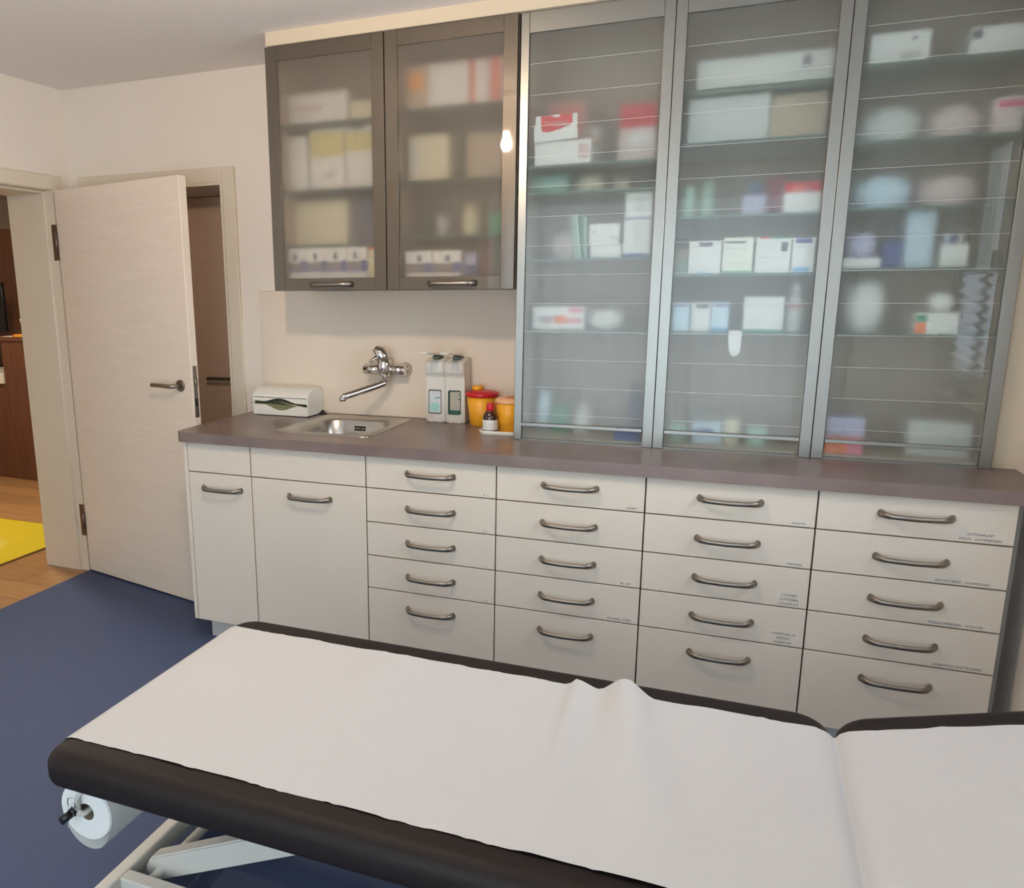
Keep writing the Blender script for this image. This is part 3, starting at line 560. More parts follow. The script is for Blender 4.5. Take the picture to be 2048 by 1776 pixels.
# wall tap
tp = thing('wall_tap', 'chrome single lever wall tap with long swivel spout over the sink', 'tap', (.635, .618, 1.113))
for i, x in enumerate((.561, .711)):
    b = B(); cyl(b, (x, .6178, 1.113), (x, .606, 1.113), .031, .029, 28); cyl(b, (x, .606, 1.113), (x, .590, 1.113), .029, .021, 28); obj('escutcheon', b, M_chrome, tp)
b = B()
for x, s in ((.561, 1), (.711, -1)):
    cyl(b, (x, .596, 1.113), (x, .562, 1.113), .0225, None, 6); cyl(b, (x - s*.020, .563, 1.114), (x + s*.055, .563, 1.114), .0235, .0225, 8)
lathe(b, [(.014, 1.084), (.026, 1.092), (.034, 1.108), (.034, 1.14), (.031, 1.156), (.014, 1.165)], (.634, .56, 0), 28)
lathe(b, [(.0145, 1.058), (.0155, 1.07), (.0175, 1.088), (.02, 1.1)], (.641, .557, 0), 24); obj('body', b, M_chrome, tp)
b = B(); tube(b, [(.641, .555, 1.062), (.636, .549, 1.056), (.60, .509, 1.042), (.53, .429, 1.017), (.512, .408, 1.0105), (.506, .401, 1.006)], [.0165, .0165, .0155, .0145, .0145, .0130], 18)
cyl(b, (.508, .404, 1.010), (.508, .404, .992), .0145, .0135, 20); obj('spout', b, M_chrome, tp)
b = B(); tube(b, [(.634, .56, 1.150), (.628, .556, 1.172), (.616, .552, 1.188), (.602, .548, 1.194), (.592, .545, 1.190)], [.029, .033, .031, .025, .013], 22)
tube(b, [(.622, .548, 1.178), (.604, .530, 1.166), (.588, .512, 1.152)], 1, 14, 0, [(.017, .011), (.015, .008), (.012, .006)]); obj('lever', b, M_chrome, tp)

# ------------------------------------------------------------ wall cabinets and tall cabinets
def shelf(x0, x1, y0, y1, z, parent):
    b = B(); box(b, x0, x1, y0, y1, z-.008, z)
    for f in b.faces:
        if abs(f.normal.y) > .9 and f.calc_center_median().y < y0+.01: f.material_index = 1
    obj('shelf', b, [M_shelf, M_shelf_edge], parent)
def pane(name, x0, x1, y0, y1, z0, z1, mats, parent, seams=()):
    """Glass sheet: smooth front face, etched back face; seams are the joints between slats."""
    b = B(); fs = box(b, x0, x1, y0, y1, z0, z1); b.normal_update()
    for f in fs: f.material_index = 1 if f.calc_center_median().y > y1-1e-5 else 0
    for z in seams: box(b, x0, x1, y0-.0007, y0-.0001, z-.0004, z+.0004, 2)
    return obj(name, b, list(mats) + [P('slat_seam', (214, 216, 212), .5)], parent)
def wall_cabinet(x0, x1, dx0, dx1, hx, zs, label):
    t = thing('wall_cabinet', label, 'cabinet', ((x0+x1)/2, .45, 1.452), 'glass door wall cabinets')
    b = B(); z0, z1, yb = 1.452, 2.36, .617; box(b, x0, x0+.016, .282, yb, z0, z1); box(b, x1-.016, x1, .282, yb, z0, z1)
    box(b, x0+.016, x1-.016, .282, yb, z0, z0+.02); box(b, x0+.016, x1-.016, .282, yb, z1-.016, z1); box(b, x0+.016, x1-.016, yb-.008, yb, z0+.02, z1-.016); obj('carcass', b, M_inner, t)
    for z in zs: shelf(x0+.017, x1-.017, .31, .605, z, t)
    b = B(); w = .05
    box(b, dx0, dx0+w, .262, .280, z0, z1, 0, .001, 1); box(b, dx1-w, dx1, .262, .280, z0, z1, 0, .001, 1)
    box(b, dx0+w, dx1-w, .262, .280, z0, z0+.048, 0, .001, 1); box(b, dx0+w, dx1-w, .262, .280, z1-.052, z1, 0, .001, 1); d = obj('door', b, M_champ, t)
    pane('pane', dx0+w-.003, dx1-w+.003, .2635, .2685, z0+.046, z1-.05, (M_glass_front_warm, M_glass_etched_warm), d)
    pull('handle', hx, 1.4755, .262, d)
wall_cabinet(.285, .782, .2855, .7805, .544, (2.09, 1.843, 1.632), 'left glass door wall cabinet above the sink')
wall_cabinet(.783, 1.28, .7845, 1.2795, 1.045, (2.107, 1.853, 1.650), 'right glass door wall cabinet showing the bulb reflection')
def tall_cabinet(x0, x1, zs, label, ls):
    t = thing('tall_cabinet', label, 'cabinet', ((x0+x1)/2, .45, .9), 'tall glass shutter cabinets on the worktop')
    b = B(); z0, z1, yb = .9003, 2.361, .628; e = .0004
    box(b, x0+e, x0+.018, .292, yb, z0, z1); box(b, x1-.018, x1-e, .292, yb, z0, z1); box(b, x0+.018, x1-.018, .30, yb, z0, .912)
    box(b, x0+.018, x1-.018, .292, yb, z1-.016, z1); box(b, x0+.018, x1-.018, yb-.008, yb, .912, z1-.016); obj('carcass', b, M_inner, t)
    for z in zs: shelf(x0+.019, x1-.019, .295, .612, z, t)
    b = B(); box(b, x0+e, x0+ls, .272, .2915, z0, z1, 0, .0015, 1); box(b, x1-.036, x1-e, .272, .2915, z0, z1, 0, .0015, 1)
    box(b, x0+ls, x1-.036, .272, .2915, 2.296, z1, 0, .001, 1); box(b, x0+ls, x1-.036, .275, .2915, z0, .9055); obj('frame', b, M_alu, t)
    sh = pane('shutter', x0+ls-.002, x1-.034, .279, .284, .9058, 2.30, (M_glass_front, M_glass_etched), t, [.9+.1*k for k in range(1, 14)])
    b = B(); box(b, x0+ls+.001, x1-.037, .264, .2785, .955, .967, 0, .001, 1); obj('shutter_rail', b, M_alu, sh)
tall_cabinet(1.287, 1.788, (1.304, 1.556, 1.783, 1.873), 'first tall glass cabinet, beside the yellow bins', .030)
tall_cabinet(1.788, 2.289, (1.304, 1.496, 1.683, 1.913, 2.073), 'second tall glass cabinet, in the middle of the three', .036)
tall_cabinet(2.289, 2.790, (1.304, 1.507, 1.687, 1.882, 2.099), 'third tall glass cabinet, beside the right wall', .037)

# ------------------------------------------------------------ what stands in the cabinets
def carton(x0, x1, y0, y1, z0, z1, col, decor):
    """Folded carton: body, a tuck-flap seam on top, and its printing as thin layers on the front."""
    b = B(); mats = [pk(col)]; box(b, x0, x1, y0, y1, z0, z1, 0, min(.0015, (z1-z0)*.05), 1)
    box(b, x0+.002, x1-.002, y0+.004, y0+.0055, z1, z1+.0006, 0)
    lay = .0003
    for u0, u1, v0, v1, c in decor:
        m = pk(c)
        if m not in mats: mats.append(m)
        mi = mats.index(m); u0 = max(u0, .01); u1 = min(u1, .99); w, h = x1-x0, z1-z0
        if c.startswith('disc'): cyl(b, (x0+w*(u0+u1)/2, y0-.0008, z0+h*(v0+v1)/2), (x0+w*(u0+u1)/2, y0, z0+h*(v0+v1)/2), min(w*(u1-u0), h*(v1-v0))/2, None, 28, mi)
        else: box(b, x0+w*u0, x0+w*u1, y0-lay, y0+.0002, z0+h*v0, z0+h*v1, mi)
        lay += .00015
    return b, mats
def bag(x0, x1, y0, y1, z0, z1, col):
    b = B(); r = bmesh.ops.create_cube(b, size=1); bmesh.ops.subdivide_edges(b, edges=b.edges[:], cuts=5, use_grid_fill=True)
    for v in b.verts:
        c = v.co*2; k = 1 - .16*(c.x**2*c.y**2 + c.y**2*c.z**2*.7 + c.x**2*c.z**2*.8); wob = .97 + .03*math.sin(9*c.x+5*c.z)*math.cos(7*c.y)
        k *= wob; v.co = Vector(((x0+x1)/2 + c.x*k*(x1-x0)/2, (y0+y1)/2 + c.y*k*(y1-y0)/2, max(z0, (z0+z1)/2 + c.z*(k if c.z > -.9 else 1)*(z1-z0)/2)))
    for f in b.faces: f.smooth = True
    return b, [pk(col)]
for n, k, x0, x1, z, h, y, d, col, dec, lab, cat in ITEMS:
    z += .0006; h -= .0006
    g = {'carton': 'boxes behind the glass', 'bag': 'soft packs behind the glass'}.get(k, 'bottles and jars behind the glass')
    if k == 'carton': b, m = carton(x0, x1, y, y+d, z, z+h, col, dec); tag(obj(n, b, m), lab, cat, g)
    elif k == 'bag': b, m = bag(x0, x1, y, y+d, z, z+h, col); tag(obj(n, b, m), lab, cat, g)
    else:
        r = (x1-x0)/2; cx, cy = (x0+x1)/2, y+r
        t = thing(n, lab, cat, (cx, cy, z), g); b = B(); b2 = B()
        if k == 'jar':
            lathe(b, [(r*.92, z), (r, z+.004), (r, z+h*.76), (r*.9, z+h*.80)], (cx, cy, 0), 24); lathe(b2, [(r*.94, z+h*.79), (r*.94, z+h*.98), (r*.88, z+h)], (cx, cy, 0), 24)
        elif k == 'tube':
            lathe(b, [(r*.7, z), (r*.95, z+.01), (r, z+h*.5), (r*.9, z+h*.9), (r*.5, z+h*.93)], (cx, cy, 0), 24); lathe(b2, [(r*.5, z+h*.92), (r*.45, z+h)], (cx, cy, 0), 20)
        else:
            lathe(b, [(r*.94, z), (r, z+.004), (r, z+h*.62), (r*.8, z+h*.70), (r*.42, z+h*.77), (r*.4, z+h*.84)], (cx, cy, 0), 24); lathe(b2, [(r*.5, z+h*.82), (r*.46, z+h)], (cx, cy, 0), 20)
        obj('body', b, pk(col), t); obj('cap', b2, pk({'pale grey': 'white', 'cream': 'beige', 'dark green': 'grey green'}.get(col, col)), t)
        if lab.startswith('pale bottle at'):
            b = B(); cyl(b, (cx, cy, z+h*.50), (cx, cy, z+h*.555), r*1.01, None, 24); obj('red_band', b, pk('red'), t)
# small things standing on or beside those
BX = 'boxes behind the glass'
for i, lab in enumerate(('leftmost little vial on the white box in the third tall cabinet', 'middle little vial on the white box in the third tall cabinet', 'rightmost little vial on the white box in the third tall cabinet')):
    b = B(); z = 1.5757; cx = 2.615 + i*.018; lathe(b, [(.0068, z), (.007, z+.022), (.004, z+.027), (.005, z+.028), (.005, z+.036)], (cx, .36, 0), 14)
    tag(obj('vial', b, pk(('pale blue', 'blue', 'white')[i])), lab, 'vial', 'vials on the white box')
t = thing('supply_jar', 'small blue jar standing on the pale lavender box', 'jar', (2.06, .40, 1.7508), 'bottles and jars behind the glass')
b = B(); lathe(b, [(.018, 1.7508), (.019, 1.755), (.019, 1.772)], (2.06, .40, 0), 20); obj('body', b, pk('dull blue'), t)
b = B(); lathe(b, [(.0195, 1.772), (.0195, 1.784)], (2.06, .40, 0), 20); obj('cap', b, pk('sky'), t)
# the opened flap of the dressing box (a child of that box)
db = next(o for o in S.objects if o.get('label', '').startswith('white dressing box with its printed lid flap'))
b = B(); y = .2935
prism(b, [(1.335, y, 1.950), (1.333, y, 2.004), (1.339, y, 2.006), (1.339, y, 2.026), (1.340, y, 2.034), (1.482, y, 2.036), (1.486, y, 1.956)], (0, .0012, 0), 0)
prism(b, [(1.357, y-.0004, 2.0335), (1.395, y-.0004, 2.0342), (1.401, y-.0004, 2.028), (1.411, y-.0004, 2.026), (1.42, y-.0004, 2.029), (1.426, y-.0004, 2.0348), (1.466, y-.0004, 2.0353), (1.466, y-.0004, 2.004), (1.43, y-.0004, 1.990), (1.39, y-.0004, 1.981), (1.37, y-.0004, 1.981), (1.36, y-.0004, 1.987)], (0, .0003, 0), 1)
text_into(b, 'DracoFoam', .0165, lambda u, v: Vector((1.412+u, y-.0009, 2.005+v)), 2)
box(b, 1.405, 1.45, y-.0008, y-.0004, 1.9985, 2.0025, 3)
for z, a, c in ((1.972, 1.36, 1.385), (1.966, 1.36, 1.38), (1.972, 1.40, 1.43), (1.965, 1.40, 1.425)): box(b, a, c, y-.0004, y, z, z+.0012, 3)
obj('lid_flap', b, [pk('white'), pk('red'), pk('faint red'), pk('faint grey')], db)
b = B(); prism(b, [(1.470, .36, 1.5565), (1.505, .30, 1.5565), (1.487, .30, 1.705), (1.452, .36, 1.705)], (.004, .002, 0)); prism(b, [(1.488, .37, 1.5565), (1.522, .315, 1.5565), (1.515, .315, 1.70), (1.481, .37, 1.70)], (.004, .002, 0))
tag(obj('leaflet_folder', b, pk('mint')), 'pale leaflet folder leaning upright left of the white boxes', 'folder')
b = B(); pth = [(2.031, .33, 1.3075), (2.031, .299, 1.3095), (2.031, .2912, 1.3062), (2.032, .2895, 1.28), (2.0335, .2895, 1.25), (2.034, .2898, 1.232), (2.034, .290, 1.226)]
tube(b, pth, 1, 12, 0, [(.021, .0022)]*4 + [(.0195, .0022), (.014, .002), (.006, .0016)])
tag(obj('hanging_strip', b, pk('white')), 'white strip hanging down over the shelf edge in the second tall cabinet', 'strip')

# ------------------------------------------------------------ on the worktop
tw = thing('paper_towel_dispenser', 'white folded paper towel dispenser with olive towels on the worktop', 'dispenser', (.158, .54, .9))
X0, X1, yf = .016, .301, .472
b = B(); prof = [(yf, .984), (yf+.004, .992), (yf+.02, 1.005), (yf+.045, 1.018), (yf+.075, 1.023), (.585, 1.023), (.603, 1.014), (.614, .99), (.616, .905), (yf+.02, .905), (yf+.02, .984)]
prism(b, [(X0, y, z) for y, z in prof], (X1-X0, 0, 0)); box(b, X0, X0+.006, yf, yf+.022, .905, .985, 0, .0015, 1); box(b, X1-.006, X1, yf, yf+.022, .905, .985, 0, .0015, 1)
obj('housing', b, M_white, tw)
def wave(zs, amp, sg):
    return [(X0+.006+i/24*(X1-X0-.012), zs[0]+(zs[1]-zs[0])*i/24 + sg*amp*max(0, math.cos((i/24-.5)*PI/.30*.5))**1.5*(abs(i/24-.5) < .30)) for i in range(25)]
lo = wave((.950, .944), .022, -1); hi = wave((.966, .957), .018, 1)
b = B(); prism(b, [(x, yf+.001, z) for x, z in lo] + [(X1-.006, yf+.001, .9035), (X0+.006, yf+.001, .9035)], (0, .006, 0)); obj('lower_front_plate', b, M_white, tw)
b = B(); prism(b, [(x, yf+.001, z) for x, z in hi] + [(X1-.006, yf+.001, .981), (X0+.006, yf+.001, .981)], (0, .006, 0)); obj('upper_front_plate', b, M_white, tw)
b = B(); nn = 24; M_olive = P('olive_towel', (116, 118, 86), .85); rows = []
for z in (.915, .93, .945, .953): rows.append([b.verts.new((X0+.007+i/nn*.20, yf+.012-.006*math.sin(i/nn*PI), z - (z-.93)*.5*max(0, i/nn-.45))) for i in range(nn+1)])
for r0, r1 in zip(rows, rows[1:]):
    for i in range(nn): b.faces.new((r0[i], r0[i+1], r1[i+1], r1[i])).smooth = True
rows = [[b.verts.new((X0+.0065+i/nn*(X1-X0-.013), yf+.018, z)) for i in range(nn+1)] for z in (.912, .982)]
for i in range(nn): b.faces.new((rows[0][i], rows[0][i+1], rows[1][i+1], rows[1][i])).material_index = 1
prism(b, [(X0+.13, yf+.009, .9635), (X0+.22, yf+.007, .946), (X0+.255, yf+.008, .9435), (X0+.255, yf+.008, .947), (X0+.20, yf+.008, .953)], (0, .001, 0), 2)
prism(b, [(X0-.013, yf-.006, .956), (X0+.012, yf+.006, .951), (X0+.012, yf+.006, .9595)], (0, .001, 0), 0)
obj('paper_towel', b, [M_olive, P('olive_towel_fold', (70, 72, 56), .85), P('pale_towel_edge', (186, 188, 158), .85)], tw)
b = B()
for x in (X0+.01, X1-.032):
    for y in (yf+.004, .59): box(b, x, x+.022, y, y+.018, .9, .906)
obj('rubber_foot', b, M_black, tw)

def soap(x0, x1, yf, label, liquid, frame_c):
    t = thing('soap_dispenser', label, 'dispenser', ((x0+x1)/2, .58, .9), 'wall side soap dispensers')
    b = B(); prof = [(yf+.004, .9), (yf, .906), (yf-.004, 1.085), (yf-.006, 1.100), (yf-.018, 1.108), (yf-.024, 1.118), (yf-.023, 1.150), (yf-.012, 1.160), (yf+.04, 1.168), (.614, 1.172), (.6165, 1.165), (.6165, .9)]
    prism(b, [(x0+.0005, y, z) for y, z in prof], (x1-x0-.001, 0, 0)); es = [e for e in b.edges if abs(e.verts[0].co.x-e.verts[1].co.x) < 1e-6]
    bmesh.ops.bevel(b, geom=es, offset=.004, segments=3, affect='EDGES', clamp_overlap=True)
    for f in b.faces: f.smooth = len(f.verts) < 5
    obj('housing', b, M_white, t)
    yw = yf-.0045; b = B(); prism(b, [(x, yw, z) for x, z in rrect(x0+.013, x1-.017, .938, 1.040, .007)], (0, .006, 0)); obj('window_recess', b, P(frame_c, dict(grey_recess=(92, 96, 98), green_recess=(46, 68, 58))[frame_c], .3), t)
    b = B(); off = .004 if liquid == 'a' else .010
    prism(b, [(x, yw-.0008, z) for x, z in rrect(x0+.013+off, x1-.0195, .943, 1.034, .006)], (0, .001, 0), 0)
    if liquid == 'a':
        prism(b, [(x, yw-.0012, z) for x, z in rrect(x0+.021, x1-.026, .948, .985, .008)], (0, .0005, 0), 1)
        prism(b, [(x0+.040, yw-.0014, 1.001), (x1-.020, yw-.0014, 1.006), (x1-.022, yw-.0014, 1.0095), (x0+.046, yw-.0014, 1.006)], (0, .0004, 0), 2)
    else:
        box(b, x0+.022, x1-.0195, yw-.0012, yw-.0008, .943, .957, 1)
        for zz, r in ((1.022, .005), (1.004, .007)): cyl(b, (x1-.0235, yw-.0013, zz), (x1-.0235, yw-.0009, zz), r*.55, None, 14, 2)
        for zz in (.965, .969, .973, 1.012): box(b, x0+.032, x1-.028, yw-.0011, yw-.0008, zz, zz+.0012, 3)
    obj('soap_bottle', b, [P('bottle_pale_'+liquid, dict(a=(206, 214, 216), b=(176, 172, 158))[liquid], .3), P('liquid_'+liquid, dict(a=(158, 208, 200), b=(36, 88, 70))[liquid], .3), P('bottle_print_'+liquid, dict(a=(50, 126, 146), b=(60, 84, 100))[liquid], .4), P('bottle_line', (150, 148, 138), .5)], t)
    b = B(); cx = (x0+x1)/2
    box(b, cx-.016, cx+.016, .545, .60, 1.166, 1.180, 0, .003, 1); obj('arm_mount', b, P('grey_rubber', (92, 98, 88), .5), t)
    b = B(); pts = [(.585, 1.178), (.55, 1.183), (.46, 1.193), (.40, 1.200)]
    for (ya, za), (yb, zb) in zip(pts, pts[1:]): prism(b, [(cx-.017, ya, za), (cx+.017, ya, za), (cx+.017, ya, za+.0065), (cx-.017, ya, za+.0065)], (0, yb-ya, zb-za))
    obj('lever_arm', b, P('pale_satin_arm', (222, 220, 212), .3, .3), t)
    b = B()
    for xx in (x0+.018, x1-.032): box(b, xx, xx+.013, yf-.001, yf+.01, .901, .907)
    obj('latch_tab', b, P('pinkish_tab', (206, 188, 184), .4), t)
soap(.834, .921, .541, 'white soap dispenser with turquoise bottle, beside the tap', 'a', 'grey_recess')
soap(.9225, 1.009, .536, 'white soap dispenser with green bottle, beside the yellow bin', 'b', 'green_recess')

M_yel = P('yellow_plastic', (236, 166, 36), .38); M_red = P('red_plastic', (196, 24, 40), .35)
t = thing('sharps_bin', 'yellow sharps bin with red lid behind the brown bottle', 'bin', (1.080, .545, .9), 'sharps bins')
b = B(); lathe(b, [(.046, .9), (.049, .902), (.064, 1.026), (.060, 1.026), (.046, .906)], (1.080, .545, 0), 40); obj('bucket', b, M_yel, t)
b = B(); lathe(b, [(.0655, 1.020), (.069, 1.022), (.0695, 1.033), (.066, 1.037), (.055, 1.036), (.05, 1.041), (.02, 1.043), (.003, 1.043)], (1.080, .545, 0), 40); obj('lid', b, M_red, t)
b = B(); lathe(b, [(.022, 1.041), (.024, 1.044), (.024, 1.056), (.020, 1.059), (.003, 1.059)], (1.052, .575, 0), 28); obj('cap', b, M_yel, t)
t = thing('tray', 'shallow white tray under the bottle and the second bin', 'tray', (1.212, .405, .9))
b = B(); prism(b, [(x, y, .9) for x, y in rrect(1.136, 1.278, .334, .470, .02)], (0, 0, .003)); top = rrect(1.128, 1.285, .325, .479, .026); bot = rrect(1.136, 1.278, .334, .470, .02)
def loop(pl, z): return [b.verts.new((x, y, z)) for x, y in pl]
L = [loop(bot, .9), loop(top, .916), loop([(1.211+(x-1.211)*.975, .4075+(y-.4075)*.975) for x, y in top], .916), loop([(1.211+(x-1.211)*.965, .4075+(y-.4075)*.965) for x, y in bot], .9035)]
for l0, l1 in zip(L, L[1:]):
    for i in range(len(l0)): b.faces.new((l0[i], l0[(i+1) % len(l0)], l1[(i+1) % len(l0)], l1[i])).smooth = True
obj('dish', b, M_white, t)
t = thing('sharps_bin', 'yellow bin with pale peach lid standing on the white tray', 'bin', (1.231, .419, .9045), 'sharps bins')
b = B(); lathe(b, [(.040, .9045), (.042, .9055), (.0455, .934), (.0475, .935), (.054, 1.022), (.05, 1.022)], (1.231, .419, 0), 40); obj('bucket', b, M_yel, t)
b = B(); lathe(b, [(.055, 1.016), (.0575, 1.018), (.0575, 1.028), (.048, 1.035), (.035, 1.039), (.003, 1.039)], (1.231, .419, 0), 40); obj('lid', b, P('peach_plastic', (232, 178, 132), .4), t)
b = B(); lathe(b, [(.017, 1.0385), (.017, 1.0397), (.002, 1.0397)], (1.238, .405, 0), 24); obj('drop_opening', b, P('opening_orange', (190, 72, 30), .5), t)
t = thing('medicine_bottle', 'brown bottle with red cap and white label on the tray', 'bottle', (1.1715, .373, .9045))
c = (1.1680, .3675, 0); b = B(); lathe(b, [(.0275, .9045), (.029, .907), (.029, .962), (.027, .973), (.019, .985), (.0135, .990), (.013, .996)], c, 32); obj('body', b, P('brown_glass', (56, 24, 22), .08, coat=.6), t)
b = B(); lathe(b, [(.0294, .916), (.0296, .917), (.0296, .954), (.0294, .955)], c, 32)
for zz in (.924, .928, .932, .937, .943, .948): box(b, c[0]-.016, c[0]+.010, c[1]-.0299, c[1]-.0240, zz, zz+.0011, 1)
obj('paper_label', b, [pk('white'), pk('pale grey')], t)
b = B(); lathe(b, [(.0145, .988), (.0155, .990), (.0155, 1.016), (.014, 1.019), (.002, 1.019)], c, 28); obj('screw_cap', b, M_red, t)

# ------------------------------------------------------------ pendant bulb (lights the room)
bx, by, bz = .887, -1.023, 2.165
t = thing('pendant_bulb', 'bare glowing bulb hanging from the ceiling, mirrored in the wall cabinet door', 'lamp', (bx, by, 2.0))
b = B(); tube(b, [(bx, by, CZ), (bx+.004, by, 2.36), (bx, by, 2.262)], .003, 8); box(b, bx-.018, bx+.018, by-.018, by+.018, CZ-.02, CZ-.0005, 0, .004, 1); obj('cord', b, M_white, t)
b = B(); lathe(b, [(.010, 2.268), (.018, 2.262), (.019, 2.225), (.016, 2.218)], (bx, by, 0), 20); obj('socket', b, M_white, t)
b = B(); lathe(b, [(.0125, 2.2175), (.014, 2.205), (.019, 2.19), (.0255, 2.173), (.027, 2.160), (.0245, 2.147), (.017, 2.135), (.002, 2.131)], (bx, by, 0), 28); obj('bulb', b, emit('bulb_light', (1.0, .78, .57), BULB), t)

# ------------------------------------------------------------ examination couch
bed = thing('examination_couch', 'examination couch with brown black padding and white steel scissor frame', 'couch', (1.5, -1.2, 0))
BY0, BY1, ZT = -1.550, -.802, .549
def pad_mesh(x0, x1, z0, z1):
    bb = B(); prism(bb, [(x, y, z0) for x, y in rrect(x0, x1, BY0, BY1, [.042, .075, .075, .075], 8)], (0, 0, z1-z0)); bmesh.ops.recalc_face_normals(bb, faces=bb.faces[:])
    es = [e for e in bb.edges if abs(e.verts[0].co.z - e.verts[1].co.z) < 1e-6]
    bmesh.ops.bevel(bb, geom=es, offset=.034, segments=7, affect='EDGES', profile=.5)
    for f in bb.faces: f.smooth = True
    return bb
b = pad_mesh(.784, 2.285, .464, ZT); obj('mattress_pad', b, M_pad, bed)
TH = math.radians(15.2); HXc, HZc = 2.292, .462
b = pad_mesh(0, .495, 0, .084)
for v in b.verts:
    x, z = v.co.x, v.co.z; v.co.x = HXc + .012 + x*math.cos(TH) - z*math.sin(TH); v.co.z = HZc + x*math.sin(TH) + z*math.cos(TH)
obj('headrest_pad', b, M_pad, bed)
b = B()
for y in (-1.44, -.96): box(b, .92, 2.26, y-.02, y+.02, .418, .463, 0, .003, 1)
for x in (.94, 1.6, 2.22): box(b, x-.02, x+.02, -1.42, -.98, .42, .46, 0, .003, 1)
obj('support_frame', b, M_wsteel, bed)
b = B(); H0, H1 = .035, .082
box(b, .722, .757, -1.44, -.93, H0, H1, 0, .004, 2); box(b, 2.14, 2.18, -1.44, -.93, H0, H1, 0, .004, 2)
for ya, yb in ((-1.337, -1.302), (-1.06, -1.025)): box(b, .757, 2.14, ya, yb, H0, H1, 0, .004, 2)
for x in (.74, 2.16):
    for y in (-1.42, -.95): cyl(b, (x, y, 0), (x, y, H0), .018, .014, 16, 1)
obj('base_frame', b, [M_wsteel, M_black], bed)
for y0, y1 in ((-1.262, -1.222), (-1.00, -.96)):
    b = B(); d = Vector((math.cos(.437), 0, math.sin(.437))); nrm = Vector((-d.z, 0, d.x)); p = Vector((.800, y0, .062)); q = p + d*.83; w = .031
    prism(b, [p-nrm*w, q-nrm*w, q+nrm*w, p+nrm*w, p+nrm*w*.3-d*.03, p-nrm*w*.5-d*.03], (0, y1-y0, 0)); es = b.edges[:]; bmesh.ops.bevel(b, geom=es, offset=.004, segments=2, affect='EDGES'); obj('scissor_arm', b, M_wsteel, bed)
for y0, y1 in ((-1.215, -1.195), (-1.118, -1.10)):
    b = B(); p = Vector((2.10, y0, .075)); q = Vector((1.30, y0, .425)); d = (q-p).normalized(); nrm = Vector((-d.z, 0, d.x)); w = .025
    prism(b, [p-nrm*w, q-nrm*w, q+nrm*w, p+nrm*w], (0, y1-y0, 0)); obj('scissor_arm', b, M_wsteel, bed)
b = B(); cyl(b, (.815, -1.30, .058), (.815, -1.03, .058), .013, None, 16); obj('cross_tube', b, M_wsteel, bed)
b = B(); RX, RZ = .837, .388
tube(b, [(RX-.013, -1.513, RZ+.008), (RX-.008, -1.506, RZ+.006), (RX+.002, -1.500, RZ), (RX+.004, -1.48, RZ), (RX+.004, -.87, RZ)], .0065, 10)
for y in (-1.500, -.886): tube(b, [(RX-.008, y, RZ+.004), (RX-.010, y, RZ+.035), (RX+.010, y, .450), (RX+.03, y, .463)], .005, 8)
obj('roll_holder', b, M_wsteel, bed)
b = B(); cyl(b, (RX-.016, -1.512, RZ+.006), (RX-.030, -1.530, RZ-.006), .0085, .0095, 14); cyl(b, (RX-.013, -1.506, RZ+.010), (RX-.016, -1.513, RZ+.006), .0105, None, 14)
obj('end_knob', b, M_black, bed)
b = B(); rr = [(RX-.014+.010*math.sin(a)*1.0, -1.513, RZ+.029+.014*math.cos(a)) for a in [i/14*2*PI for i in range(15)]]; tube(b, rr, .0013, 6)
tube(b, [(RX-.018, -1.515, RZ+.0), (RX-.026, -1.519, RZ-.022), (RX-.029, -1.518, RZ-.034)], .0013, 6); obj('spring_pin', b, M_chrome, bed)

# paper roll under the foot end
t = thing('paper_roll', 'white couch paper roll hung under the foot end of the couch', 'roll', (RX, -1.195, RZ-.09))
b = B(); n = 44; y0, y1 = -1.492, -.905
for y, flip in ((y0, 0), (y1, 1)):
    ring = [[b.verts.new((RX+cx+r*math.cos(2*PI*i/n), y, RZ+r*math.sin(2*PI*i/n))) for i in range(n)] for r, cx in ((.019, .004), (.0645, 0))]
    if flip: far = ring
    else: near = ring
def strip(a, c, mi=0):
    for i in range(n):
        f = b.faces.new((a[i], a[(i+1) % n], c[(i+1) % n], c[i])); f.smooth = True; f.material_index = mi
strip(near[0], near[1]); strip(far[0], far[1]); strip(near[1], far[1]); strip(near[0], far[0], 1)
for f in b.faces:
    if abs(f.calc_center_median().y - y0) < 1e-4 or abs(f.calc_center_median().y - y1) < 1e-4: f.smooth = False
obj('wound_paper', b, [M_roll, P('core_shadow', (96, 88, 74), .8)], t)
b = B(); lo = []
for i in range(n):
    a = 2*PI*i/n; down = max(0, -math.sin(a + .28))
    r = .0665 + .026*down**2.2
    lo.append((RX + r*math.cos(a) + .010*down**2, RZ + r*math.sin(a)))
A = [b.verts.new((x, y0+.004, z)) for x, z in lo]; Cc = [b.verts.new((x, y1-.004, z)) for x, z in lo]
strip(A, Cc); obj('loose_paper', b, M_roll, t)

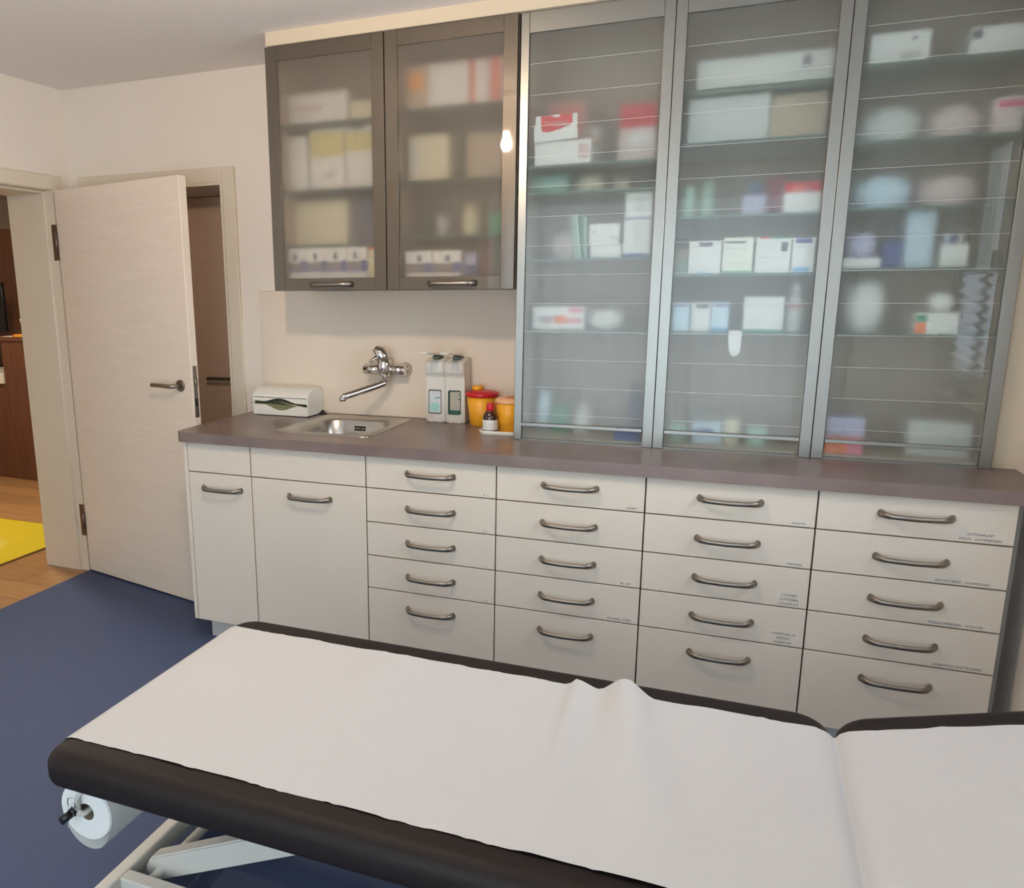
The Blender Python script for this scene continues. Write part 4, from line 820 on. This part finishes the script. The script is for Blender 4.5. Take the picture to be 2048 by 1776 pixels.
# the paper sheet drawn over the couch
path = [(.7825, .462), (.7815, .490), (.7825, .516), (.787, .534), (.797, .546), (.811, .5508), (.83, .5508)]
x = .85
while x < 2.24: path.append((x, .5505)); x += .0125
path += [(2.25, .5505), (2.260, .5496), (2.270, .5468), (2.2785, .5415), (2.2845, .5345), (2.2885, .5335), (2.2925, .5375), (2.297, .5430), (2.303, .5485), (2.312, .5542), (2.325, .5582), (2.345, .5634)]
for i in range(32):
    s = .085 + i*.0125
    path.append((HXc+.012 - .0855*math.sin(TH) + s*math.cos(TH), HZc + .0855*math.cos(TH) + s*math.sin(TH)))
b = B(); NT = 48; grid = []
for k, (px, pz) in enumerate(path):
    row = []
    e0 = -1.482 + .0007*math.sin(k*.37+1) - .0022*(random.random() < .16) ; e1 = -.884 + .001*math.sin(k*.8+2) + .0010*math.sin(k*.31) + .002*(random.random() < .12)
    for j in range(NT+1):
        v = j/NT; y = e0 + (e1-e0)*v; z = pz
        if .9 < px < 2.26:
            def ease(q): q = min(1, max(0, q)); return q*q*(3-2*q)
            u = 1-v; l1 = 1.731 + .014*u; l2 = 1.807 + .045*u**1.2; c2 = 1.862 + .105*u**1.1; r2 = 1.930 + .16*u
            a1 = .0185*(.2+.8*v**1.1); a2 = .038*(.16 + .84*v**1.3)
            if px < l2: z += a1*ease((px-l1)/(.020+.02*u))*(1 - ease((px-l1-.018)/(l2-l1-.012)))
            if l2 - .03 < px: z += a2*ease((px-l2+.010)/(c2-l2+.010))*(1 - ease((px-c2)/(r2-c2)))
            z += .0012*math.sin(px*13 + v*3.1)*math.sin(px*5.3 + 1) + .0007*math.sin(px*31 + v*7) + .0009
            for cx, sk_, am in ((1.26, .12, .0022), (1.44, .05, .0016), (2.115, .07, .0026)):
                d = px - (cx + sk_*(v-.5)); z += am*math.exp(-(d/.008)**2)
        elif px >= 2.26:
            z += .0012*math.sin(px*17 + v*4) + .0022*math.exp(-((px - (2.47 + .12*(1-v)))/.012)**2) + .001
        row.append(b.verts.new((px, y, z)))
    grid.append(row)
for r0, r1 in zip(grid, grid[1:]):
    for j in range(NT):
        f = b.faces.new((r0[j], r1[j], r1[j+1], r0[j+1])); f.smooth = True
bmesh.ops.recalc_face_normals(b, faces=b.faces[:])
sh = obj('paper_sheet', b, M_paper); tag(sh, 'creased white paper sheet drawn over the couch, raised in two folds', 'paper')
md = sh.modifiers.new('thickness', 'SOLIDIFY'); md.thickness = .00012; md.offset = 0; md.use_rim = False

# ------------------------------------------------------------ hall beyond the open door
b = B(); box(b, -5.4, -5.3, -2.2, 4.2, 0, CZ); box(b, -5.3, XL-.26, 4.1, 4.2, 0, CZ); box(b, -5.3, XL-.26, -2.2, -2.1, 0, CZ); box(b, XL-.36, XL-.26, 1.05, 4.1, 0, CZ)
struct('wall_hall', b, P('hall_paint', (226, 216, 206), .85))
b = B(); box(b, -5.4, XL-.26, -2.2, 4.2, CZ, CZ+.1); struct('ceiling_hall', b, M_ceil)
M_walnut = wood('reception_wood', (84, 52, 40), (120, 78, 58), (9, 9, .8), None, .35, .8)
t = thing('reception_counter', 'brown wooden reception counter in the hall seen through the doorway', 'counter', (-2.7, 2.2, 0))
b = B(); box(b, -3.20, -2.2, 1.955, 1.985, 0, 1.085, 0, .002, 1); box(b, -3.20, -3.17, 1.985, 2.45, 0, 1.085, 0, .002, 1); obj('front_panel', b, M_walnut, t)
b = B(); box(b, -3.21, -2.2, 1.945, 2.32, 1.085, 1.118, 0, .002, 1); obj('counter_top', b, M_walnut, t)
t = thing('reception_desk', 'lower desk with a white top left of the reception counter', 'desk', (-3.8, 2.2, 0))
b = B(); box(b, -4.5, -3.215, 1.97, 2.0, 0, .755); obj('front_panel', b, M_walnut, t)
b = B(); box(b, -4.5, -3.215, 1.945, 2.5, .755, .835, 0, .004, 1); obj('desk_top', b, M_white, t)
t = thing('hall_cabinet', 'tall dark wooden cabinet behind the reception counter', 'cabinet', (-3.7, 2.8, 0))
b = B(); box(b, -4.6, -2.5, 2.62, 3.0, 0, 1.97); obj('body', b, M_walnut, t)
b = B(); box(b, -4.598, -3.55, 2.60, 2.619, .05, 1.96, 0, .002, 1); obj('door', b, M_walnut, t)
b = B(); box(b, -3.545, -2.502, 2.60, 2.619, .05, 1.96, 0, .002, 1); obj('door', b, M_walnut, t)
t = thing('monitor', 'black monitor at the edge of the hall doorway view', 'monitor', (-3.78, 2.3, .835))
b = B(); box(b, -4.05, -3.505, 2.29, 2.32, 1.13, 1.53, 0, .004, 1); obj('screen', b, P('monitor_black', (14, 16, 22), .3), t)
b = B(); box(b, -3.82, -3.76, 2.32, 2.36, .845, 1.3); box(b, -3.9, -3.68, 2.24, 2.42, .8353, .847); obj('stand', b, M_black, t)
b = B(); box(b, -3.19, -3.07, 1.955, 2.12, 1.1183, 1.1205); tag(obj('paper_stack', b, P('hall_paper', (240, 226, 200), .8)), 'pale papers lying on the front of the reception counter', 'paper')
b = B(); box(b, -3.062, -2.94, 1.955, 2.14, 1.1183, 1.136, 0, .001, 1); box(b, -3.066, -3.058, 1.953, 2.14, 1.1188, 1.1365, 1); tag(obj('yellow_folder', b, [P('folder_yellow', (232, 166, 60), .5), pk('red')]), 'orange yellow folder with a red edge on the reception counter', 'folder')
t = thing('leaflet_stand', 'leaning white leaflet standing on the reception counter', 'leaflet', (-3.10, 2.12, 1.118))
b = B(); prism(b, [(-3.205, 2.16, 1.243), (-3.08, 2.15, 1.253), (-3.08, 2.10, 1.150), (-3.115, 2.10, 1.165)], (0, .004, .002)); obj('leaflet', b, P('leaflet_paper', (236, 222, 200), .7), t)
b = B(); box(b, -3.105, -3.06, 2.095, 2.18, 1.1183, 1.155, 0, .001, 1); obj('holder', b, M_walnut, t)
t = thing('rug', 'yellow patterned rug with dark edge on the hall floor', 'rug', (-2.6, .1, 0))
m = P('rug_yellow', (206, 184, 44), .95, bump=.5, bscale=500)
nt = m.node_tree; bs = nt.nodes['Principled BSDF']; tc = nt.nodes.new('ShaderNodeTexCoord'); vo = nt.nodes.new('ShaderNodeTexNoise'); vo.inputs['Scale'].default_value = 1.7; vo.inputs['Detail'].default_value = 0
rp = nt.nodes.new('ShaderNodeValToRGB'); rp.color_ramp.elements[0].position = .46; rp.color_ramp.elements[1].position = .54; rp.color_ramp.elements[0].color = (*lin((204, 182, 28)), 1); rp.color_ramp.elements[1].color = (*lin((218, 206, 104)), 1)
nt.links.new(tc.outputs['Object'], vo.inputs['Vector']); nt.links.new(vo.outputs['Fac'], rp.inputs['Fac']); nt.links.new(rp.outputs[0], bs.inputs['Base Color'])
b = B(); box(b, -3.6, -1.59, -.9, 1.05, .0004, .009); obj('pile', b, m, t)
b = B()
for a in ((-3.61, -3.6, -.91, 1.06), (-1.59, -1.58, -.91, 1.06), (-3.6, -1.59, -.91, -.9), (-3.6, -1.59, 1.05, 1.06)): box(b, *a, .0003, .0085)
obj('edge_binding', b, P('rug_edge', (112, 84, 40), .9), t)
t = thing('added_hall_lamp', 'unseen round lamp added to light the hall beyond the door', 'lamp', (-2.3, .9, CZ-.07))  # out of view, added to brighten the hall and door jamb
b = B(); lathe(b, [(.17, CZ-.03), (.175, CZ-.001)], (-2.3, .9, 0), 32); obj('base', b, M_white, t)
b = B(); lathe(b, [(.002, CZ-.07), (.10, CZ-.066), (.15, CZ-.05), (.165, CZ-.031)], (-2.3, .9, 0), 32); obj('shade', b, emit('hall_light', (1.0, .88, .70), HALL), t)
